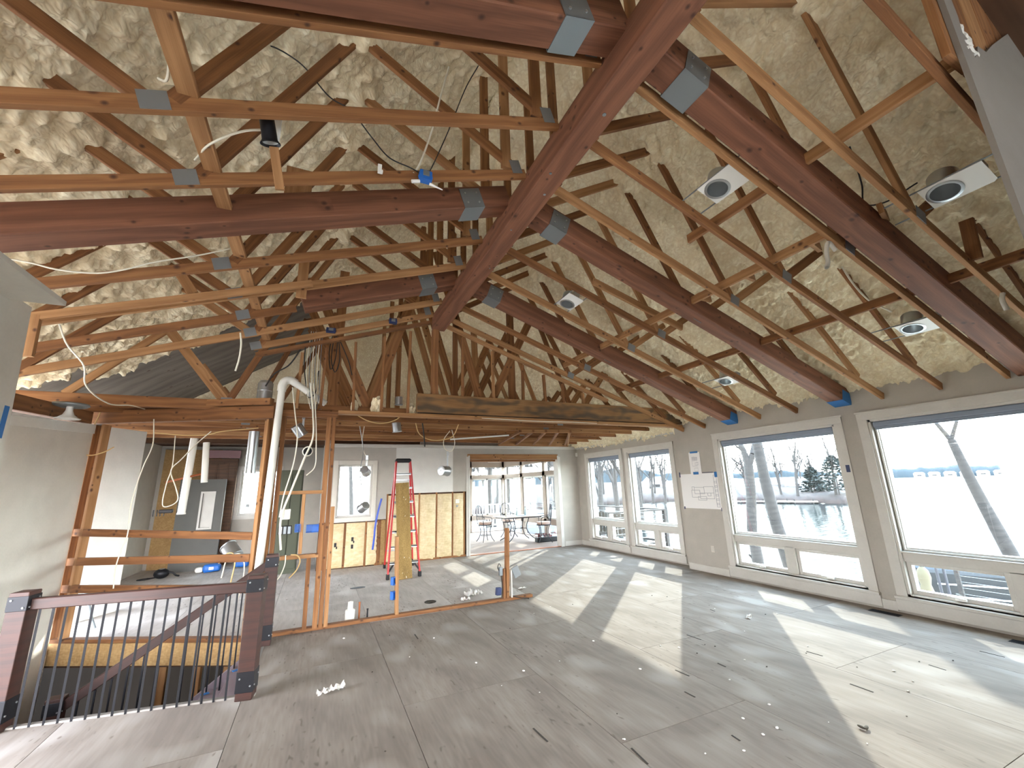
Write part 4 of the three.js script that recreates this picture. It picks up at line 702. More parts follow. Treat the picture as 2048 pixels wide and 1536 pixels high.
// ---------------------------------------------------------------- outside: decks, trees, lake, far shore
const polar = (az, d, el = 0) => { const a = az * Math.PI / 180; return [d * Math.sin(a), 1.7 + d * Math.tan(el * Math.PI / 180), -d * Math.cos(a)]; };
const BARK = std({ map: woodTex([.235, .215, .205], [.155, .14, .135], 51, 12, 2, .6), roughness: .95 }), DECKD = std({ map: woodTex([.40, .38, .36], [.29, .27, .255], 57, 5, 2.4, .3), roughness: .9 }), DECKW = std({ map: woodTex([.74, .71, .68], [.60, .57, .54], 53, 5, 2.4, .3), roughness: .9 });
{
  const rip = tex(512, 512, (u, v) => { const k = .5 + .5 * per(u, v, 7, 30, 71) + .25 * per(u, v, 16, 60, 72); return [k, k, k]; }, 14, 14, false);
  const g = new THREE.PlaneGeometry(3600, 3600); g.rotateX(-Math.PI / 2); const uv = g.attributes.uv; for (let i = 0; i < uv.count; i++) uv.setXY(i, uv.getX(i) * 3600, uv.getY(i) * 3600); g.translate(1500, -5, -600);
  struct('lake', g, new THREE.MeshPhysicalMaterial({ color: new THREE.Color().setRGB(.0075, .0125, .0128), roughness: .12, bumpMap: rip, bumpScale: .05, specularIntensity: .015 }));
  // yard falling to the water
  const nx = 40, nz = 60, P = [], I = [], U = [];
  for (let j = 0; j <= nz; j++) for (let i = 0; i <= nx; i++) { const x = -45 + 66 * i / nx, z = -75 + 90 * j / nz, s = cl((x - 7.5) / 11), n = cl((-z - 30) / 50); P.push(x, -.9 - 4.4 * s * s * (3 - 2 * s) + .35 * N3(x * .3, z * .3, 2) + 2.5 * n * (1 - s), z); U.push(x, z); }
  for (let j = 0; j < nz; j++) for (let i = 0; i < nx; i++) { const a = j * (nx + 1) + i; const x = -45 + 66 * (i + .5) / nx, z = -75 + 90 * (j + .5) / nz; if (x > -6 && x < 8 && z > -17.5 && z < 7) continue; I.push(a, a + nx + 1, a + 1, a + 1, a + nx + 1, a + nx + 2); }
  const y = new THREE.BufferGeometry(); y.setAttribute('position', new THREE.Float32BufferAttribute(P, 3)); y.setAttribute('uv', new THREE.Float32BufferAttribute(U, 2)); y.setIndex(I); y.computeVertexNormals();
  struct('ground_yard', y, std({ map: tex(256, 256, (u, v) => mix([.84, .80, .74], [.72, .68, .62], cl(.5 + per(u, v, 20, 20, 75) + .5 * per(u, v, 50, 50, 76))), 4, 4), roughness: 1 }));
  // bank across the cove, far hills
  const bank = (name, a0, a1, r0f, dr, hf, m, na = 160, nr = 26) => {
    const P = [], I = [], U = [];
    for (let j = 0; j <= nr; j++) for (let i = 0; i <= na; i++) { const az = a0 + (a1 - a0) * i / na, t = j / nr, r = r0f(az) + dr * t * t, p = polar(az, r); P.push(p[0], -5.1 + hf(az, t, r), p[2]); U.push(az * 3, r * .1); }
    for (let j = 0; j < nr; j++) for (let i = 0; i < na; i++) { const a = j * (na + 1) + i; I.push(a, a + 1, a + na + 1, a + 1, a + na + 2, a + na + 1); }
    const g = new THREE.BufferGeometry(); g.setAttribute('position', new THREE.Float32BufferAttribute(P, 3)); g.setAttribute('uv', new THREE.Float32BufferAttribute(U, 2)); g.setIndex(I); g.computeVertexNormals(); return struct(name, g, m);
  };
  const earth = std({ map: tex(256, 256, (u, v) => mix([.235, .185, .17], [.155, .125, .115], cl(.5 + .9 * per(u, v, 8, 16, 78) + .5 * per(u, v, 40, 40, 79))), 6, 6), roughness: 1 });
  bank('ground_cove', 14, 67, (az) => az > 62 ? 134 + 41 * (az - 62) / 5 : az > 44 ? 158 - 24 * (az - 44) / 18 : 158 - 60 * (44 - az) / 30, 190, (az, t, r) => (az > 63 ? cl((67 - az) / 4) : 1) * (7.2 * Math.pow(t, .7) + .5 * N3(az * 1.5, t * 6, 3)), earth);
  const wood = std({ map: tex(256, 256, (u, v) => mix([.20, .23, .25], [.135, .165, .185], cl(.5 + per(u, v, 30, 30, 80) + .6 * per(u, v, 9, 9, 81))), 5, 5), roughness: 1 });  // distance haze is put into the blue-grey of these woods
  bank('ground_far_hills', 8, 100, (az) => 1180 + 80 * N3(az * .2, 3, 3), 260, (az, t) => Math.min(1, t * 5) * (17 + 9 * N3(az * .23, 7, 1) + 5 * N3(az * 1.1, 2, 1) + 3.5 * Math.abs(N3(az * 9, 2, 5))), wood, 700, 8);
  bank('ground_cove_woods', 14, 60, () => 420, 60, (az, t) => Math.min(1, t * 5) * (12 + 7 * cl((50 - az) / 15) + 4 * N3(az * .5, 7, 1) + 3 * Math.abs(N3(az * 6, 2, 5))), wood, 400, 6);
}
function bareTree(h, r, s, thin = .48) {
  let q = s; const R = () => { q = (q * 16807) % 2147483647; return q / 2147483647; };
  const tr = [], br = [];
  const go = (p, d, L, w, k) => {
    const n = k === 0 ? 4 : 2; let a = p.clone();
    for (let i = 0; i < n; i++) {
      d = d.clone().add(V(R() - .5, R() * .25, R() - .5).multiplyScalar(k ? .4 : .12)).normalize(); const b = a.clone().addScaledVector(d, L / n), w2 = w * (1 - .22 * (i + 1) / n * (k ? 1.6 : 1.2));
      (k ? br : tr).push(rod(a.toArray(), b.toArray(), w, k > 1 ? 3 : k ? 5 : 8, w2)); a = b; w = w2;
      if (k < 4 && (k || i > 0)) for (let m = 0; m < (k === 3 ? 2 : 2); m++) { const e = V(R() - .5, .25 + R() * .5, R() - .5).normalize().multiplyScalar(.9).add(d.clone().multiplyScalar(.45)).normalize(); go(a, e, L * (.42 + .2 * R()), w * thin, k + 1); }
    }
  };
  go(V(0, 0, 0), V(0, 1, 0), h * .8, r, 0);
  return [mergeGeometries(tr), mergeGeometries(br)];
}
function treeThing(geos, label, x, y, z, s, ry, group, m = BARK) { const t = thing('bare_tree', label, 'tree', [x, y, z], group); mesh('trunk', geos[0], m, t); mesh('branches', geos[1], m, t); t.scale.setScalar(s); t.rotation.y = ry; return t; }
{
  const kinds = [bareTree(14, .2, 11), bareTree(12, .16, 29), bareTree(16, .22, 71)], far = [bareTree(14, .34, 13, .62), bareTree(12, .3, 37, .62), bareTree(16, .36, 91, .62)];
  for (let i = 0; i < 80; i++) { const az = 20 + 42 * ((i + .5) % 27) / 27 + rr(-.4, .4), d = [150, 178, 205][Math.floor(i / 27)] + rr(-6, 6) - (az > 44 ? 4 : 18); const p = polar(az, d); treeThing(far[i % 3], 'leafless grey tree on the bank across the cove', p[0], -4.2 + cl((d - 150) / 120) * 3.5, p[2], rr(.8, 1.25), rr(0, 6), 'bare trees across the cove'); }
  for (let i = 0; i < 16; i++) { const az = 16 + 25 * (i % 8 + .5) / 8 + rr(-.5, .5) + (i > 7 ? 1.6 : 0), d = (i > 7 ? 66 : 40) + rr(-6, 6), p = polar(az, d); treeThing(far[i % 3], 'leafless tree standing in the woods beyond the deck and sunroom', p[0], p[0] > 14 ? -4.8 : -2, p[2], rr(.8, 1.2), rr(0, 6), 'bare trees beyond the deck'); }
  for (let i = 0; i < 9; i++) { const az = -10 + 17 * (i + .5) / 9, d = 30 + 9 * (i % 2), p = polar(az, d); treeThing(kinds[i % 3], 'leafless tree seen through the kitchen window', p[0], -.8, p[2], rr(.8, 1.1), rr(0, 6), 'bare trees behind the kitchen window'); }
  // near trunks in front of the big windows
  const T = (label, segs, fork) => { const t = thing('bare_tree', label, 'tree', [0, 0, 0]); const mk = (pts) => mergeGeometries(pts.slice(1).map((p, i) => rod(pts[i].slice(0, 3), p.slice(0, 3), pts[i][3], 12, p[3]))); mesh('trunk', mk(segs), BARK, t); for (const f of fork) mesh('branch', mk(f), BARK, t); };
  const q = (az, el, d, w) => [...polar(az, d, el), w];
  T('forked grey trunk at the left side of the big middle window', [q(52.9, -18, 18, .2), q(53.1, -9, 18, .19), q(53.0, -5.7, 18, .17), q(53.5, -1.5, 18, .165), q(53.7, 1.6, 18, .16)], [[q(53.7, 1.5, 18, .12), q(53.5, 3, 18, .10), q(53.1, 4.4, 18, .09), q(53.3, 8, 18, .06)], [q(53.75, 1.5, 18, .11), q(54.3, 2.8, 18, .10), q(54.7, 4.2, 18.2, .08), q(54.6, 9, 18, .05)], [q(53.4, 3.2, 18, .04), q(52.7, 3.9, 18, .03), q(52.4, 4.6, 18, .02)], [q(54.3, 2.9, 18, .04), q(55.2, 3.9, 18, .02)], [q(52.9, -9, 18, .06), q(52.3, -8.3, 18, .03)]]);
  T('straight dark trunk just right of the forked one in the big middle window', [q(56.4, -18, 15, .19), q(56.2, -10, 15, .18), q(55.5, -5, 15, .16), q(55.1, 0, 15, .15), q(54.95, 4.2, 15, .14), q(54.6, 9, 15, .11)], [[q(55.0, 3.4, 15, .05), q(54.2, 4.6, 15, .03)], [q(56.2, -10, 15, .04), q(56.0, -8.5, 15, .02)]]);
  T('slender leaning trunk in the right window, forking near its top', [q(73.6, -14, 13, .13), q(72.6, -6.8, 13, .115), q(71.9, -3, 13, .10), q(71.5, -.6, 13, .09), q(71.0, 3.0, 13, .07)], [[q(71.0, 2.9, 13, .045), q(70.3, 4.7, 13, .035), q(69.8, 8, 13, .02)], [q(71.0, 3.0, 13, .04), q(71.7, 4.7, 13, .03), q(72, 8, 13, .015)]]);
  // evergreens
  const needle = (n, h, w, sd) => { const G = []; for (let i = 0; i < n; i++) { const t = rnd(), y = h * (.15 + .85 * t), R = w * Math.pow(1 - t, .55) * (.35 + .65 * rnd()), a = rr(0, 6.283); const g = new THREE.TetrahedronGeometry(rr(.35, .8)); g.scale(1, .45, 1); g.rotateY(rr(0, 3)); g.translate(R * Math.cos(a), y, R * Math.sin(a)); G.push(g); } return mergeGeometries(G); };
  const PINE = std({ color: new THREE.Color().setRGB(.011, .016, .014), roughness: 1 });
  const ev = (l, az, d, y, h, w) => { const p = polar(az, d), t = thing('evergreen_tree', l, 'tree', [p[0], y, p[2]]); mesh('trunk', rod([0, -1, 0], [0, h * .9, 0], .2, 8, .05), BARK, t); mesh('foliage', needle(420, h, w, 3), PINE, t); };
  ev('large dark evergreen at the right side of the big middle window', 61.7, 140, -3.5, 10.5, 5.2); ev('smaller dark evergreen left of the large one across the cove', 59.6, 150, -3.5, 8, 3.8); ev('dark evergreen on the point seen at the left of the right window', 65.0, 160, -4, 8, 4);
  // houses on the far bank
  const house = (l, az, d, y, w, h, c) => { const p = polar(az, d), t = thing('lake_house', l, 'house', [p[0], y, p[2]]); t.rotation.y = -az * Math.PI / 180; mesh('wall', span([-w / 2, 0, -w * .3], [w / 2, h, w * .3]), std({ color: hex(c) }), t); mesh('roof', wallZ([[-w * .58, h], [w * .58, h], [w * .35, h * 1.55], [-w * .35, h * 1.55]], w * .7, w * .35), std({ color: hex('#8d8b90') }), t); mesh('window', span([-w * .2, h * .25, w * .3], [w * .2, h * .7, w * .31]), BLACK, t); };
  house('white boathouse with a dark opening across the cove', 58.1, 175, -3.4, 7, 3, '#f1efec'); house('pale house across the cove left of the boathouse', 55.9, 190, -2.8, 9, 3, '#e9e6e2'); house('pale house among the trees in the second window', 43.0, 210, -2.2, 10, 4, '#e6e4e4');
  for (let i = 0; i < 7; i++) house(['white house on the far shore, farthest left', 'white house on the far shore, second from the left', 'white house on the far shore, third from the left', 'white house on the far shore below the hill', 'white house on the far shore near the leaning trunk', 'white house on the far shore right of the leaning trunk', 'white house on the far shore, farthest right'][i], 68.2 + i * 1.05, 1150, -4.8, 16, 6, '#efeef0');
  const dk = (l, az, d, w) => { const p = polar(az, d), t = thing('boat_dock', l, 'dock', [p[0], -4.6, p[2]]); t.rotation.y = -az * Math.PI / 180; mesh('deck', span([-w / 2, 0, -1.5], [w / 2, .2, 1.5]), DECKW, t); mesh('pile', [rod([-w * .4, -1, 1.3], [-w * .4, .8, 1.3], .15), rod([w * .4, -1, 1.3], [w * .4, .8, 1.3], .15), rod([0, -1, 1.3], [0, .8, 1.3], .15)], BARK, t); };
  dk('low dock on the cove shore beyond the forked trunk', 54.6, 140, 14); dk('low dock on the cove shore right of the straight trunk', 57.6, 136, 10);
}
{ // decks and what stands on them
  const deck = (name, x0, x1, z0, z1, y, m = DECKD) => { const d = structure(name); const n = Math.floor((z1 - z0) / .15); for (let i = 0; i < n; i++) mesh('deck_board', span([x0, y - .03, z0 + .15 * i], [x1, y, z0 + .15 * i + .142], .006), m, d); mesh('joist', [span([x0 + .1, y - .25, z0], [x0 + .15, y - .03, z1]), span([x1 - .15, y - .25, z0], [x1 - .1, y - .03, z1])], DECKW, d); return d; };
  deck('deck_upper', 7.34, 9.7, -19.2, -9.95, -.16); deck('deck_back', 3.0, 7.3, -19.2, -16.25, -.16); deck('deck_lower', 7.6, 16, -6.2, 2.5, -1.75, DECKW);
  const rail = (l, A, B, y, white) => { const t = thing('deck_railing', l, 'railing'), n = Math.hypot(B[0] - A[0], B[1] - A[1]), sd = [-(B[1] - A[1]), 0, B[0] - A[0]]; const m = white ? TRIM : BARK;
    bar('top_rail', [A[0], y + 1.04, A[1]], [B[0], y + 1.04, B[1]], .04, .11, m, t, sd); bar('rail', [A[0], y + .12, A[1]], [B[0], y + .12, B[1]], .06, .04, m, t, sd);
    const k = Math.max(1, Math.round(n / 1.8)); for (let i = 0; i <= k; i++) { const u = i / k; mesh('post', rbox(.09, 1.05, .09, A[0] + (B[0] - A[0]) * u, y + .52, A[1] + (B[1] - A[1]) * u), m, t); }
    if (white) { const c = Math.round(n / .14), g = box(.035, .9, .035, 0, .57, 0); for (let i = 1; i < c; i++) put(mesh('baluster', g, m, t), A[0] + (B[0] - A[0]) * i / c, y, A[1] + (B[1] - A[1]) * i / c); }
    else mesh('cable', [.3, .45, .6, .75, .9].map((h) => rod([A[0], y + h, A[1]], [B[0], y + h, B[1]], .006, 6)), STEEL, t); };
  rail('grey deck railing with wires outside the corner windows, along the water', [9.6, -10.07], [9.6, -19.1], -.16); rail('short grey deck railing with wires at the near end of the deck', [7.45, -10.0], [9.55, -10.0], -.16); rail('pale deck railing with balusters behind the sunroom', [3.1, -19.1], [9.5, -19.1], -.16, true); rail('wire deck railing of the lower deck under the right window', [15.9, -6.1], [15.9, 2.4], -1.75);
  const gr = thing('covered_grill', 'dark covered grill on the deck outside the sunroom', 'grill', [8.3, -.16, -13.2]); mesh('cover', (() => { const g = slab([[-.75, 0], [.75, 0], [.75, .95], [.45, 1.38], [-.45, 1.38], [-.75, .95]], .7); g.rotateY(1.2); g.translate(-.2, 0, .2); return g; })(), std({ color: hex('#53565e'), roughness: .9 }), gr); mesh('hem', (() => { const g = slab([[-.78, .05], [.78, .05], [.78, .15], [-.78, .15]], .74); g.rotateY(1.2); g.translate(-.22, 0, .2); return g; })(), std({ color: hex('#44464c') }), gr);
  const hb = thing('storage_bench', 'white-lidded grey deck box outside the sunroom corner', 'box', [8.2, -.16, -15.6]); mesh('box', rbox(1.3, .75, .7, 0, .4, 0, .02), std({ color: hex('#7b7c80') }), hb); mesh('lid', rbox(1.36, .08, .76, 0, .82, 0, .02), WHITE, hb);
  const lounger = (l, x, z, ry, y = -.16) => { const t = thing('deck_chair', l, 'chair', [x, y, z]); t.rotation.y = ry; for (let i = 0; i < 6; i++) mesh('slat', rbox(.55, .02, .08, 0, .35, -.25 + .1 * i), DARKW, t); for (let i = 0; i < 5; i++) mesh('back_slat', rbox(.09, .6, .02, -.22 + .11 * i, .68, -.36), DARKW, t); for (const [a, b] of [[-.26, -.28], [.26, -.28], [-.26, .28], [.26, .28]]) mesh('leg', rbox(.05, .36, .05, a, .18, b), DARKW, t); };
  lounger('dark slatted deck chair outside the first corner window', 8.5, -11.6, 2.2); lounger('dark slatted deck chair outside the second corner window, at the deck end', 8.4, -10.6, 2.6);
  const um = thing('closed_umbrella', 'closed beige umbrella on the lower deck under the right window', 'umbrella', polar(66.75, 13.6).map((v, i) => i === 1 ? -1.75 : v)); mesh('pole', rod([0, 0, 0], [0, 1.5, 0], .022), IRON, um); mesh('canopy', lathe([[.04, 1.42], [.10, 1.34], [.12, 1.2], [.09, 1.05], [.14, .8], [.17, .5], [.15, .42], [0, .45]], 18), std({ color: hex('#5d5543'), roughness: .9 }), um);
  for (const [l, az] of [['left', 67.7], ['right', 68.2]]) { const p = polar(az, 15); single('deck_pole', l + ' of two thin dark poles beside the beige umbrella', 'pole', rod([p[0], -1.75, p[2]], [p[0], -.2, p[2]], .03), IRON); }
  const c = polar(74, 34), bh = thing('boathouse', 'boathouse with a pale lilac hip roof below the right window', 'boathouse', [c[0], -5, c[2]]); bh.rotation.y = -74 * Math.PI / 180;
  const H = 3.0, W2 = 6, D2 = 4.6, ap = .95, rg = new THREE.BufferGeometry(), v = [[-W2, H, D2], [W2, H, D2], [W2, H, -D2], [-W2, H, -D2], [-1.6, H + ap, 0], [1.6, H + ap, 0]], fs = [[0, 1, 5], [0, 5, 4], [1, 2, 5], [2, 3, 4], [2, 4, 5], [3, 0, 4], [0, 2, 1], [0, 3, 2]];
  rg.setAttribute('position', new THREE.Float32BufferAttribute(fs.flat().map((i) => v[i]).flat(), 3)); rg.computeVertexNormals(); mesh('roof', rg, std({ color: hex('#302e36'), roughness: .6 }), bh); mesh('fascia', [span([-W2, H - .2, D2 - .1], [W2, H, D2]), span([-W2, H - .2, -D2], [-W2 + .1, H, D2])], WHITE, bh);
  for (const a of [-W2 + .4, 0, W2 - .4]) for (const b of [-D2 + .4, D2 - .4]) mesh('post', rod([a, -.5, b], [a, H, b], .12), BARK, bh); mesh('dock', span([-W2, .3, -D2], [W2, .5, -D2 + 1.5]), DECKW, bh);
  const p = polar(70.6, 25.5), bo = thing('boat', 'dark boat with two white stripes moored below the right window', 'boat', [p[0], -3.0, p[2]]); bo.rotation.y = -1.0;
  const hull = (() => { const s = new THREE.Shape([[-1.9, .9], [-1.75, .25], [-1.2, -.2], [1.6, -.2], [1.8, .8]].map((q) => new THREE.Vector2(...q))); const g = new THREE.ExtrudeGeometry(s, { depth: 1.3, bevelEnabled: true, bevelSize: .25, bevelThickness: .35, bevelSegments: 3 }); g.translate(0, 0, -.65); return g; })();
  mesh('hull', hull, std({ color: hex('#0b0d12'), roughness: .5 }), bo); mesh('stripe', [rbox(3.3, .05, .02, .05, .55, 1.26), rbox(2.9, .05, .02, .15, .12, 1.26)], WHITE, bo); mesh('cover', rbox(3.2, .25, 1.5, 0, 1.0, 0, .1), std({ color: hex('#16181d') }), bo);
}

// ---------------------------------------------------------------- loose cables and floor debris
{
  const z = (Z, pts) => pts.map(([x, y], i) => [x, y, Z + .03 * Math.sin(i * 1.7)]);
  const cable = (l, pts, m = WIRE, r = .008) => single('cable', l, 'cable', tube(pts, r, pts.length * 8, 6), m);
  cable('white cable dropping from the foam to the blue junction box, thicker left one', z(-2.9, [[.81, 5.4], [.73, 5.0], [.67, 4.66], [.57, 4.28], [.52, 4.16]]), WIRE, .009);
  cable('thin dark cable dropping to the blue junction box, right of the white one', z(-2.86, [[1.08, 5.5], [.95, 5.16], [.80, 4.66], [.67, 4.27], [.63, 4.16]]), WIREB, .005);
  cable('thin dark cable sagging across the left foam to the blue junction box', z(-2.88, [[-.62, 4.86], [-.55, 4.88], [-.35, 4.86], [-.13, 4.66], [.02, 4.56], [.18, 4.37], [.33, 4.26], [.49, 4.22], [.56, 4.16]]), WIREB, .005);
  cable('white cable lying across the left chords by the white soffit', [[-2.25, 3.40, -3.94], [-2.06, 3.41, -3.98], [-1.89, 3.38, -3.97], [-1.67, 3.40, -3.98], [-1.52, 3.46, -3.98], [-1.35, 3.56, -3.98], [-1.06, 3.69, -3.98], [-.85, 3.80, -3.98]], WIRE, .007);
  cable('white cable hanging from the top edge to the joint plate at upper left', [[-.86, 4.2, -1.8], [-.84, 4.0, -1.9], [-.82, 3.86, -2.1], [-.86, 3.78, -2.27], [-.9, 3.80, -2.29]], WIRE, .007);
  cable('white cable joining the small hung light to a chord', [[-.40, 3.84, -2.47], [-.55, 3.80, -2.5], [-.72, 3.74, -2.6], [-.86, 3.78, -2.85]], WIRE, .007);
  cable('pair of white cables hanging down by the left end of the ledger frame', [[-2.08, 3.14, -4.56], [-2.02, 2.98, -4.6], [-1.93, 2.84, -4.7], [-1.99, 2.72, -4.95], [-2.04, 2.66, -5.6], [-2.06, 2.75, -6.2], [-2.2, 2.86, -7.1]], WIRE, .007);
  cable('wire tied across two chords on the left of the narrow bay', [[-1.0, 3.64, -5.78], [-.98, 3.5, -5.8], [-.99, 3.32, -5.85], [-1.02, 3.18, -5.9]], WIRE, .011);
  // bundle through the narrow stud bay
  cable('thick white cable bundle slanting down through the narrow stud bay', [[-.19, 3.2, -6.36], [-.12, 2.73, -6.33], [-.10, 2.42, -6.31], [-.19, 2.12, -6.3], [-.30, 1.74, -6.3], [-.385, 1.43, -6.31], [-.39, 1.25, -6.33], [-.36, 1.0, -6.35]], WIRE, .014);
  cable('single white cable curving down the left of the narrow stud bay', [[-.41, 3.12, -6.36], [-.34, 2.72, -6.32], [-.29, 2.45, -6.3], [-.30, 2.12, -6.3], [-.345, 1.86, -6.3], [-.385, 1.66, -6.3], [-.41, 1.4, -6.31]], WIRE, .009);
  cable('white cable at the right of the bundle in the narrow stud bay', [[-.15, 3.2, -6.37], [-.09, 2.75, -6.34], [-.05, 2.3, -6.32], [-.05, 2.02, -6.32], [-.14, 1.92, -6.3]], WIRE, .008);
  cable('yellowish cable end hanging from the lower shelf of the narrow bay', [[-.24, .93, -6.36], [-.17, .92, -6.33], [-.13, .86, -6.32], [-.16, .75, -6.32], [-.24, .66, -6.32]], WIREY, .008);
  cable('second cable end hanging from the lower shelf of the narrow bay', [[-.30, .93, -6.36], [-.30, .82, -6.32], [-.34, .70, -6.3], [-.40, .62, -6.3]], WIRE, .007);
  for (let i = 0; i < 6; i++) cable(['first', 'second', 'third', 'fourth', 'fifth', 'sixth'][i] + ' grey wire from the left in the bunch above the narrow bay', [[-.24 + .03 * i, 4.0, -6.44], [-.26 + .035 * i, 3.5, -6.42], [-.22 + .03 * i, 3.05, -6.40], [-.16 + .015 * i, 2.83, -6.37]], i % 2 ? STEEL : WIRE, .005);
  cable('tangle of black wires hanging in the left of the gable', [[.05, 4.0, -6.5], [.02, 3.72, -6.5], [.06, 3.45, -6.5], [.11, 3.62, -6.5], [.13, 3.95, -6.5], [.17, 3.6, -6.5], [.12, 3.42, -6.5], [.06, 3.6, -6.5], [.1, 3.98, -6.5], [.3, 3.6, -6.5], [.36, 3.4, -6.52]], WIREB, .008);
  cable('black wires drooping left of the gable toward the vent pipe', [[-.35, 3.75, -6.5], [-.5, 3.5, -6.6], [-.68, 3.38, -6.7], [-.78, 3.2, -6.75]], WIREB, .010);
  cable('black wire loop right of the vent pipe elbow', [[-.30, 3.8, -6.42], [-.29, 3.45, -6.42], [-.25, 3.2, -6.42], [-.20, 3.0, -6.42], [-.13, 3.05, -6.42], [-.1, 3.4, -6.42]], WIREB, .008);
  // over the partition
  cable('yellowish cable hanging over the left studs of the stair partition', [[-2.74, 2.97, -7.40], [-2.79, 2.71, -7.42], [-2.88, 2.48, -7.46], [-2.88, 2.31, -7.46], [-2.76, 2.26, -7.38], [-2.6, 2.30, -7.31], [-2.5, 2.36, -7.27]], WIREY, .008);
  cable('long white cable hanging in the stair partition opening', [[-2.07, 2.72, -7.06], [-2.03, 2.37, -7.04], [-2.09, 2.11, -7.06], [-2.14, 1.83, -7.09], [-2.16, 1.55, -7.10], [-2.13, 1.24, -7.06], [-2.18, 1.00, -7.08], [-2.20, .83, -7.1], [-2.19, .62, -7.12]], WIRE, .007);
  cable('tangled white cables knotted around the hanging pipes', [[-1.46, 2.60, -7.3], [-1.61, 2.46, -7.4], [-1.81, 2.21, -7.5], [-1.92, 2.07, -7.56], [-1.82, 1.82, -7.5], [-1.77, 1.65, -7.48], [-1.84, 1.58, -7.52], [-1.95, 1.57, -7.58], [-1.95, 1.86, -7.56], [-1.9, 2.1, -7.5], [-1.92, 2.55, -7.5]], WIRE, .007);
  cable('loose wires crossing level above the hanging pipes', [[-2.15, 2.58, -7.4], [-1.8, 2.55, -7.4], [-1.5, 2.56, -7.35], [-1.35, 2.6, -7.3], [-.85, 2.64, -7.1]], WIREY, .008);
  single('wire_clamp', 'black clawed cable clamp dangling below the tangled cables', 'clamp', [rbox(.16, .05, .05, -1.9, 1.5, -7.55, .012), ...Array.from({ length: 4 }, (_, i) => rbox(.012, .09, .012, -2.04 + .04 * i, 1.48, -7.55, .003))], BLACK);
  cable('white wires looped over the lowest board of the stair partition, left', [[-1.06, .86, -6.7], [-.98, .97, -6.58], [-.9, .99, -6.5], [-.86, .9, -6.47], [-.87, .7, -6.45], [-.9, .5, -6.5]], WIREY, .008);
  cable('white wires looped over the lowest board of the stair partition, right', [[-1.0, .7, -6.6], [-.95, .92, -6.54], [-.82, .98, -6.46], [-.76, .9, -6.42], [-.74, .72, -6.4], [-.78, .45, -6.42]], WIRE, .008);
  // kitchen ceiling wires
  cable('yellowish cable swagging under the kitchen joists left of the ladder', [[.42, 2.84, -6.6], [.62, 2.74, -6.65], [.85, 2.71, -6.7], [1.05, 2.77, -6.7], [1.12, 2.82, -6.68]], WIREY, .008);
  cable('two-strand cable swagging under the joists behind the ladder top', [[1.5, 2.86, -7.34], [1.58, 2.66, -7.4], [1.75, 2.56, -7.42], [2.0, 2.55, -7.42], [2.2, 2.62, -7.4], [2.3, 2.85, -7.34]], WIREY, .009);
  cable('white cable holding the can light in front of the kitchen window top', [[.72, 2.86, -8.15], [.70, 2.6, -8.15], [.74, 2.4, -8.2], [.79, 2.3, -8.185], [.80, 2.12, -8.18], [.80, 2.05, -8.2]], WIRE, .008);
  cable('white cable holding the low can light in front of the kitchen window', [[.62, 2.86, -7.95], [.70, 2.4, -7.9], [.66, 2.0, -7.8], [.68, 1.85, -7.75], [.70, 1.68, -7.7]], GALV, .009);
  cable('white cable looping above the large hanging can light', [[2.32, 2.8, -8.0], [2.20, 2.62, -8.0], [2.22, 2.45, -8.0], [2.35, 2.4, -8.0], [2.42, 2.55, -8.0], [2.36, 2.82, -8.0]], WIRE, .008);
  cable('dark strap end hanging from the joists right of the can lights', [[1.62, 2.86, -7.34], [1.66, 2.62, -7.36], [1.68, 2.42, -7.36]], WIREB, .012);
  cable('white cable draped on the right side joists by the header', [[2.0, 2.80, -6.35], [2.6, 2.79, -6.33], [3.4, 2.78, -6.33], [4.2, 2.79, -6.33], [4.9, 2.78, -6.34]], WIRE, .007);
  // right slope
  cable('thin cable strung along the right slope near the large recessed light', [[3.6, 4.2, -1.35], [3.9, 4.02, -1.45], [4.0, 3.9, -1.5], [4.05, 3.86, -1.4], [4.12, 3.92, -1.2]], WIREB, .006);
  cable('white cable hanging down the right foam past the nearest dark beam', [[5.0, 3.9, -2.2], [5.15, 3.72, -2.2], [5.35, 3.55, -2.18], [5.55, 3.42, -2.1]], WIRE, .010);
  single('rag_scrap', 'shred of pale insulation caught on the chord below the nearest dark beam', 'scrap', tube([[3.98, 3.62, -1.77], [3.9, 3.68, -1.77], [3.86, 3.6, -1.78], [3.84, 3.48, -1.78], [3.80, 3.42, -1.78]], .018, 24, 6), WALLPALE);
  single('rag_scrap', 'shred of pale insulation caught lower down on the nearest right chord', 'scrap', tube([[5.3, 3.2, -1.24], [5.28, 3.14, -1.25], [5.31, 3.05, -1.25]], .018, 16, 6), WALLPALE);
  // tufts of old insulation at the feet of the gable studs
  [[.42, 2.93, .06], [.74, 2.94, .10], [1.26, 2.90, .07]].forEach(([x, y, s], i) => { const g = new THREE.IcosahedronGeometry(s, 3), p = g.attributes.position; for (let k = 0; k < p.count; k++) { const n = 1 + .7 * N3(p.getX(k) * 24 + i, p.getY(k) * 18, p.getZ(k) * 24); p.setXYZ(k, p.getX(k) * n * .8 + x, p.getY(k) * n * 1.3 + y, p.getZ(k) * n * .6 - 6.47); } g.computeVertexNormals(); single('insulation_tuft', ['left', 'middle, largest', 'right'][i] + ' tuft of old insulation at the foot of the gable studs', 'insulation', g, FOAM); });
}
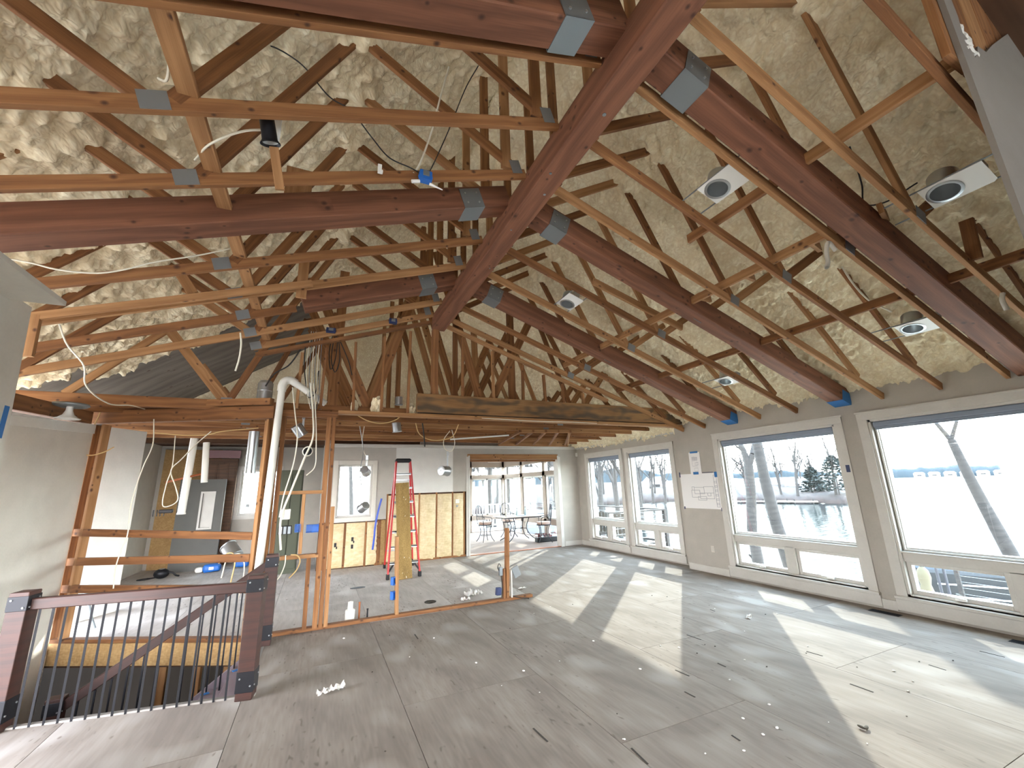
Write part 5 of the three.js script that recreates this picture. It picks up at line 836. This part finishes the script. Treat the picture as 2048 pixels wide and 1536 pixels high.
{
  const crumple = (name, label, x, z, w, d, h, m, ry = 0, group) => { const g = new THREE.PlaneGeometry(w, d, 14, 10), p = g.attributes.position, s = 11.37 + 7.1 * x + 3.3 * z; for (let i = 0; i < p.count; i++) { const e = 1 - .25 * Math.abs(N3(p.getX(i) * 30, s, 1)); p.setXYZ(i, p.getX(i) * e, p.getY(i) * e * (1 - .3 * Math.abs(N3(s, p.getX(i) * 20, 4))), h * Math.abs(N3(p.getX(i) * 26 + s, p.getY(i) * 26 + .37, 2.4)) * 2.2 + .006); } g.rotateX(-Math.PI / 2); g.computeVertexNormals(); const mt = m; const o = single(name, label, 'scrap', g, mt, group); put(o, x, .002, z, 0, ry, 0); return o; };
  const PAPER = std({ color: hex('#ece7e0'), roughness: .9, side: THREE.DoubleSide }), LEAF = std({ color: hex('#4b443a'), roughness: .9, side: THREE.DoubleSide });
  crumple('paper_scrap', 'crumpled strip of white paper on the floor right of the near newel', .25, -4.46, .26, .07, .05, PAPER, .3);
  crumple('paper_scrap', 'crumpled white plastic on the kitchen floor behind the sole plate', 2.45, -7.0, .30, .18, .06, PAPER, .2); crumple('paper_scrap', 'small white scrap in front of the crumpled plastic in the kitchen', 2.22, -6.75, .16, .08, .03, PAPER); crumple('paper_scrap', 'pale scrap on the floor right of the grey-boxed stub post', 3.3, -6.95, .16, .06, .02, PAPER); crumple('paper_scrap', 'white scrap lying in the shade between the two sun patches', 5.08, -4.06, .16, .06, .02, PAPER, .6);
  const lf = thing('dry_leaf', 'curled dry leaf on the sunlit floor at lower right', 'leaf', [3.54, .004, -2.05]); for (const a of [.3, 1.4]) { const g = new THREE.SphereGeometry(.03, 14, 8); g.scale(1, .25, .42); g.translate(.026, .008, 0); const m = mesh('blade', g, LEAF, lf); m.rotation.y = a; }
  const cr = [], chip = [];
  for (let i = 0; i < 70; i++) { const big = i < 44; const x = rr(-.1, 5.6), z = rr(-5.9, -1.0); if (x < .2 && z < -4.4) continue; const g = new THREE.IcosahedronGeometry(rr(.004, big ? .012 : .008), 0); g.scale(1.4, .6, 1); const o = single(big ? 'plaster_crumb' : 'wood_chip', big ? 'pale crumb of plaster lying on the plywood floor' : 'dark chip of wood lying on the plywood floor', 'debris', g, big ? PAPER : DARKW, big ? 'plaster crumbs on the floor' : 'wood chips on the floor'); put(o, x, .004, z, 0, rr(0, 3), 0); }
  // splintered grooves in the plywood
  const sp = []; [[1.55, -3.05], [2.0, -2.55], [1.62, -2.02], [2.9, -2.98], [3.15, -3.3], [3.6, -3.25], [1.2, -5.5], [3.95, -3.9], [4.6, -3.0], [4.95, -4.5], [5.2, -2.3], [2.7, -2.4], [4.2, -2.4], [1.5, -1.75], [6.0, -2.2]].forEach(([x, z], i) => { const g = box(.012, .002, rr(.06, .2)); put(single('splinter', 'dark splintered sliver in the plywood floor', 'debris', g, DARKW, 'splinters in the floor'), x, .0015, z, 0, rr(-.12, .12), 0); });
}
renderer.render(scene, camera);
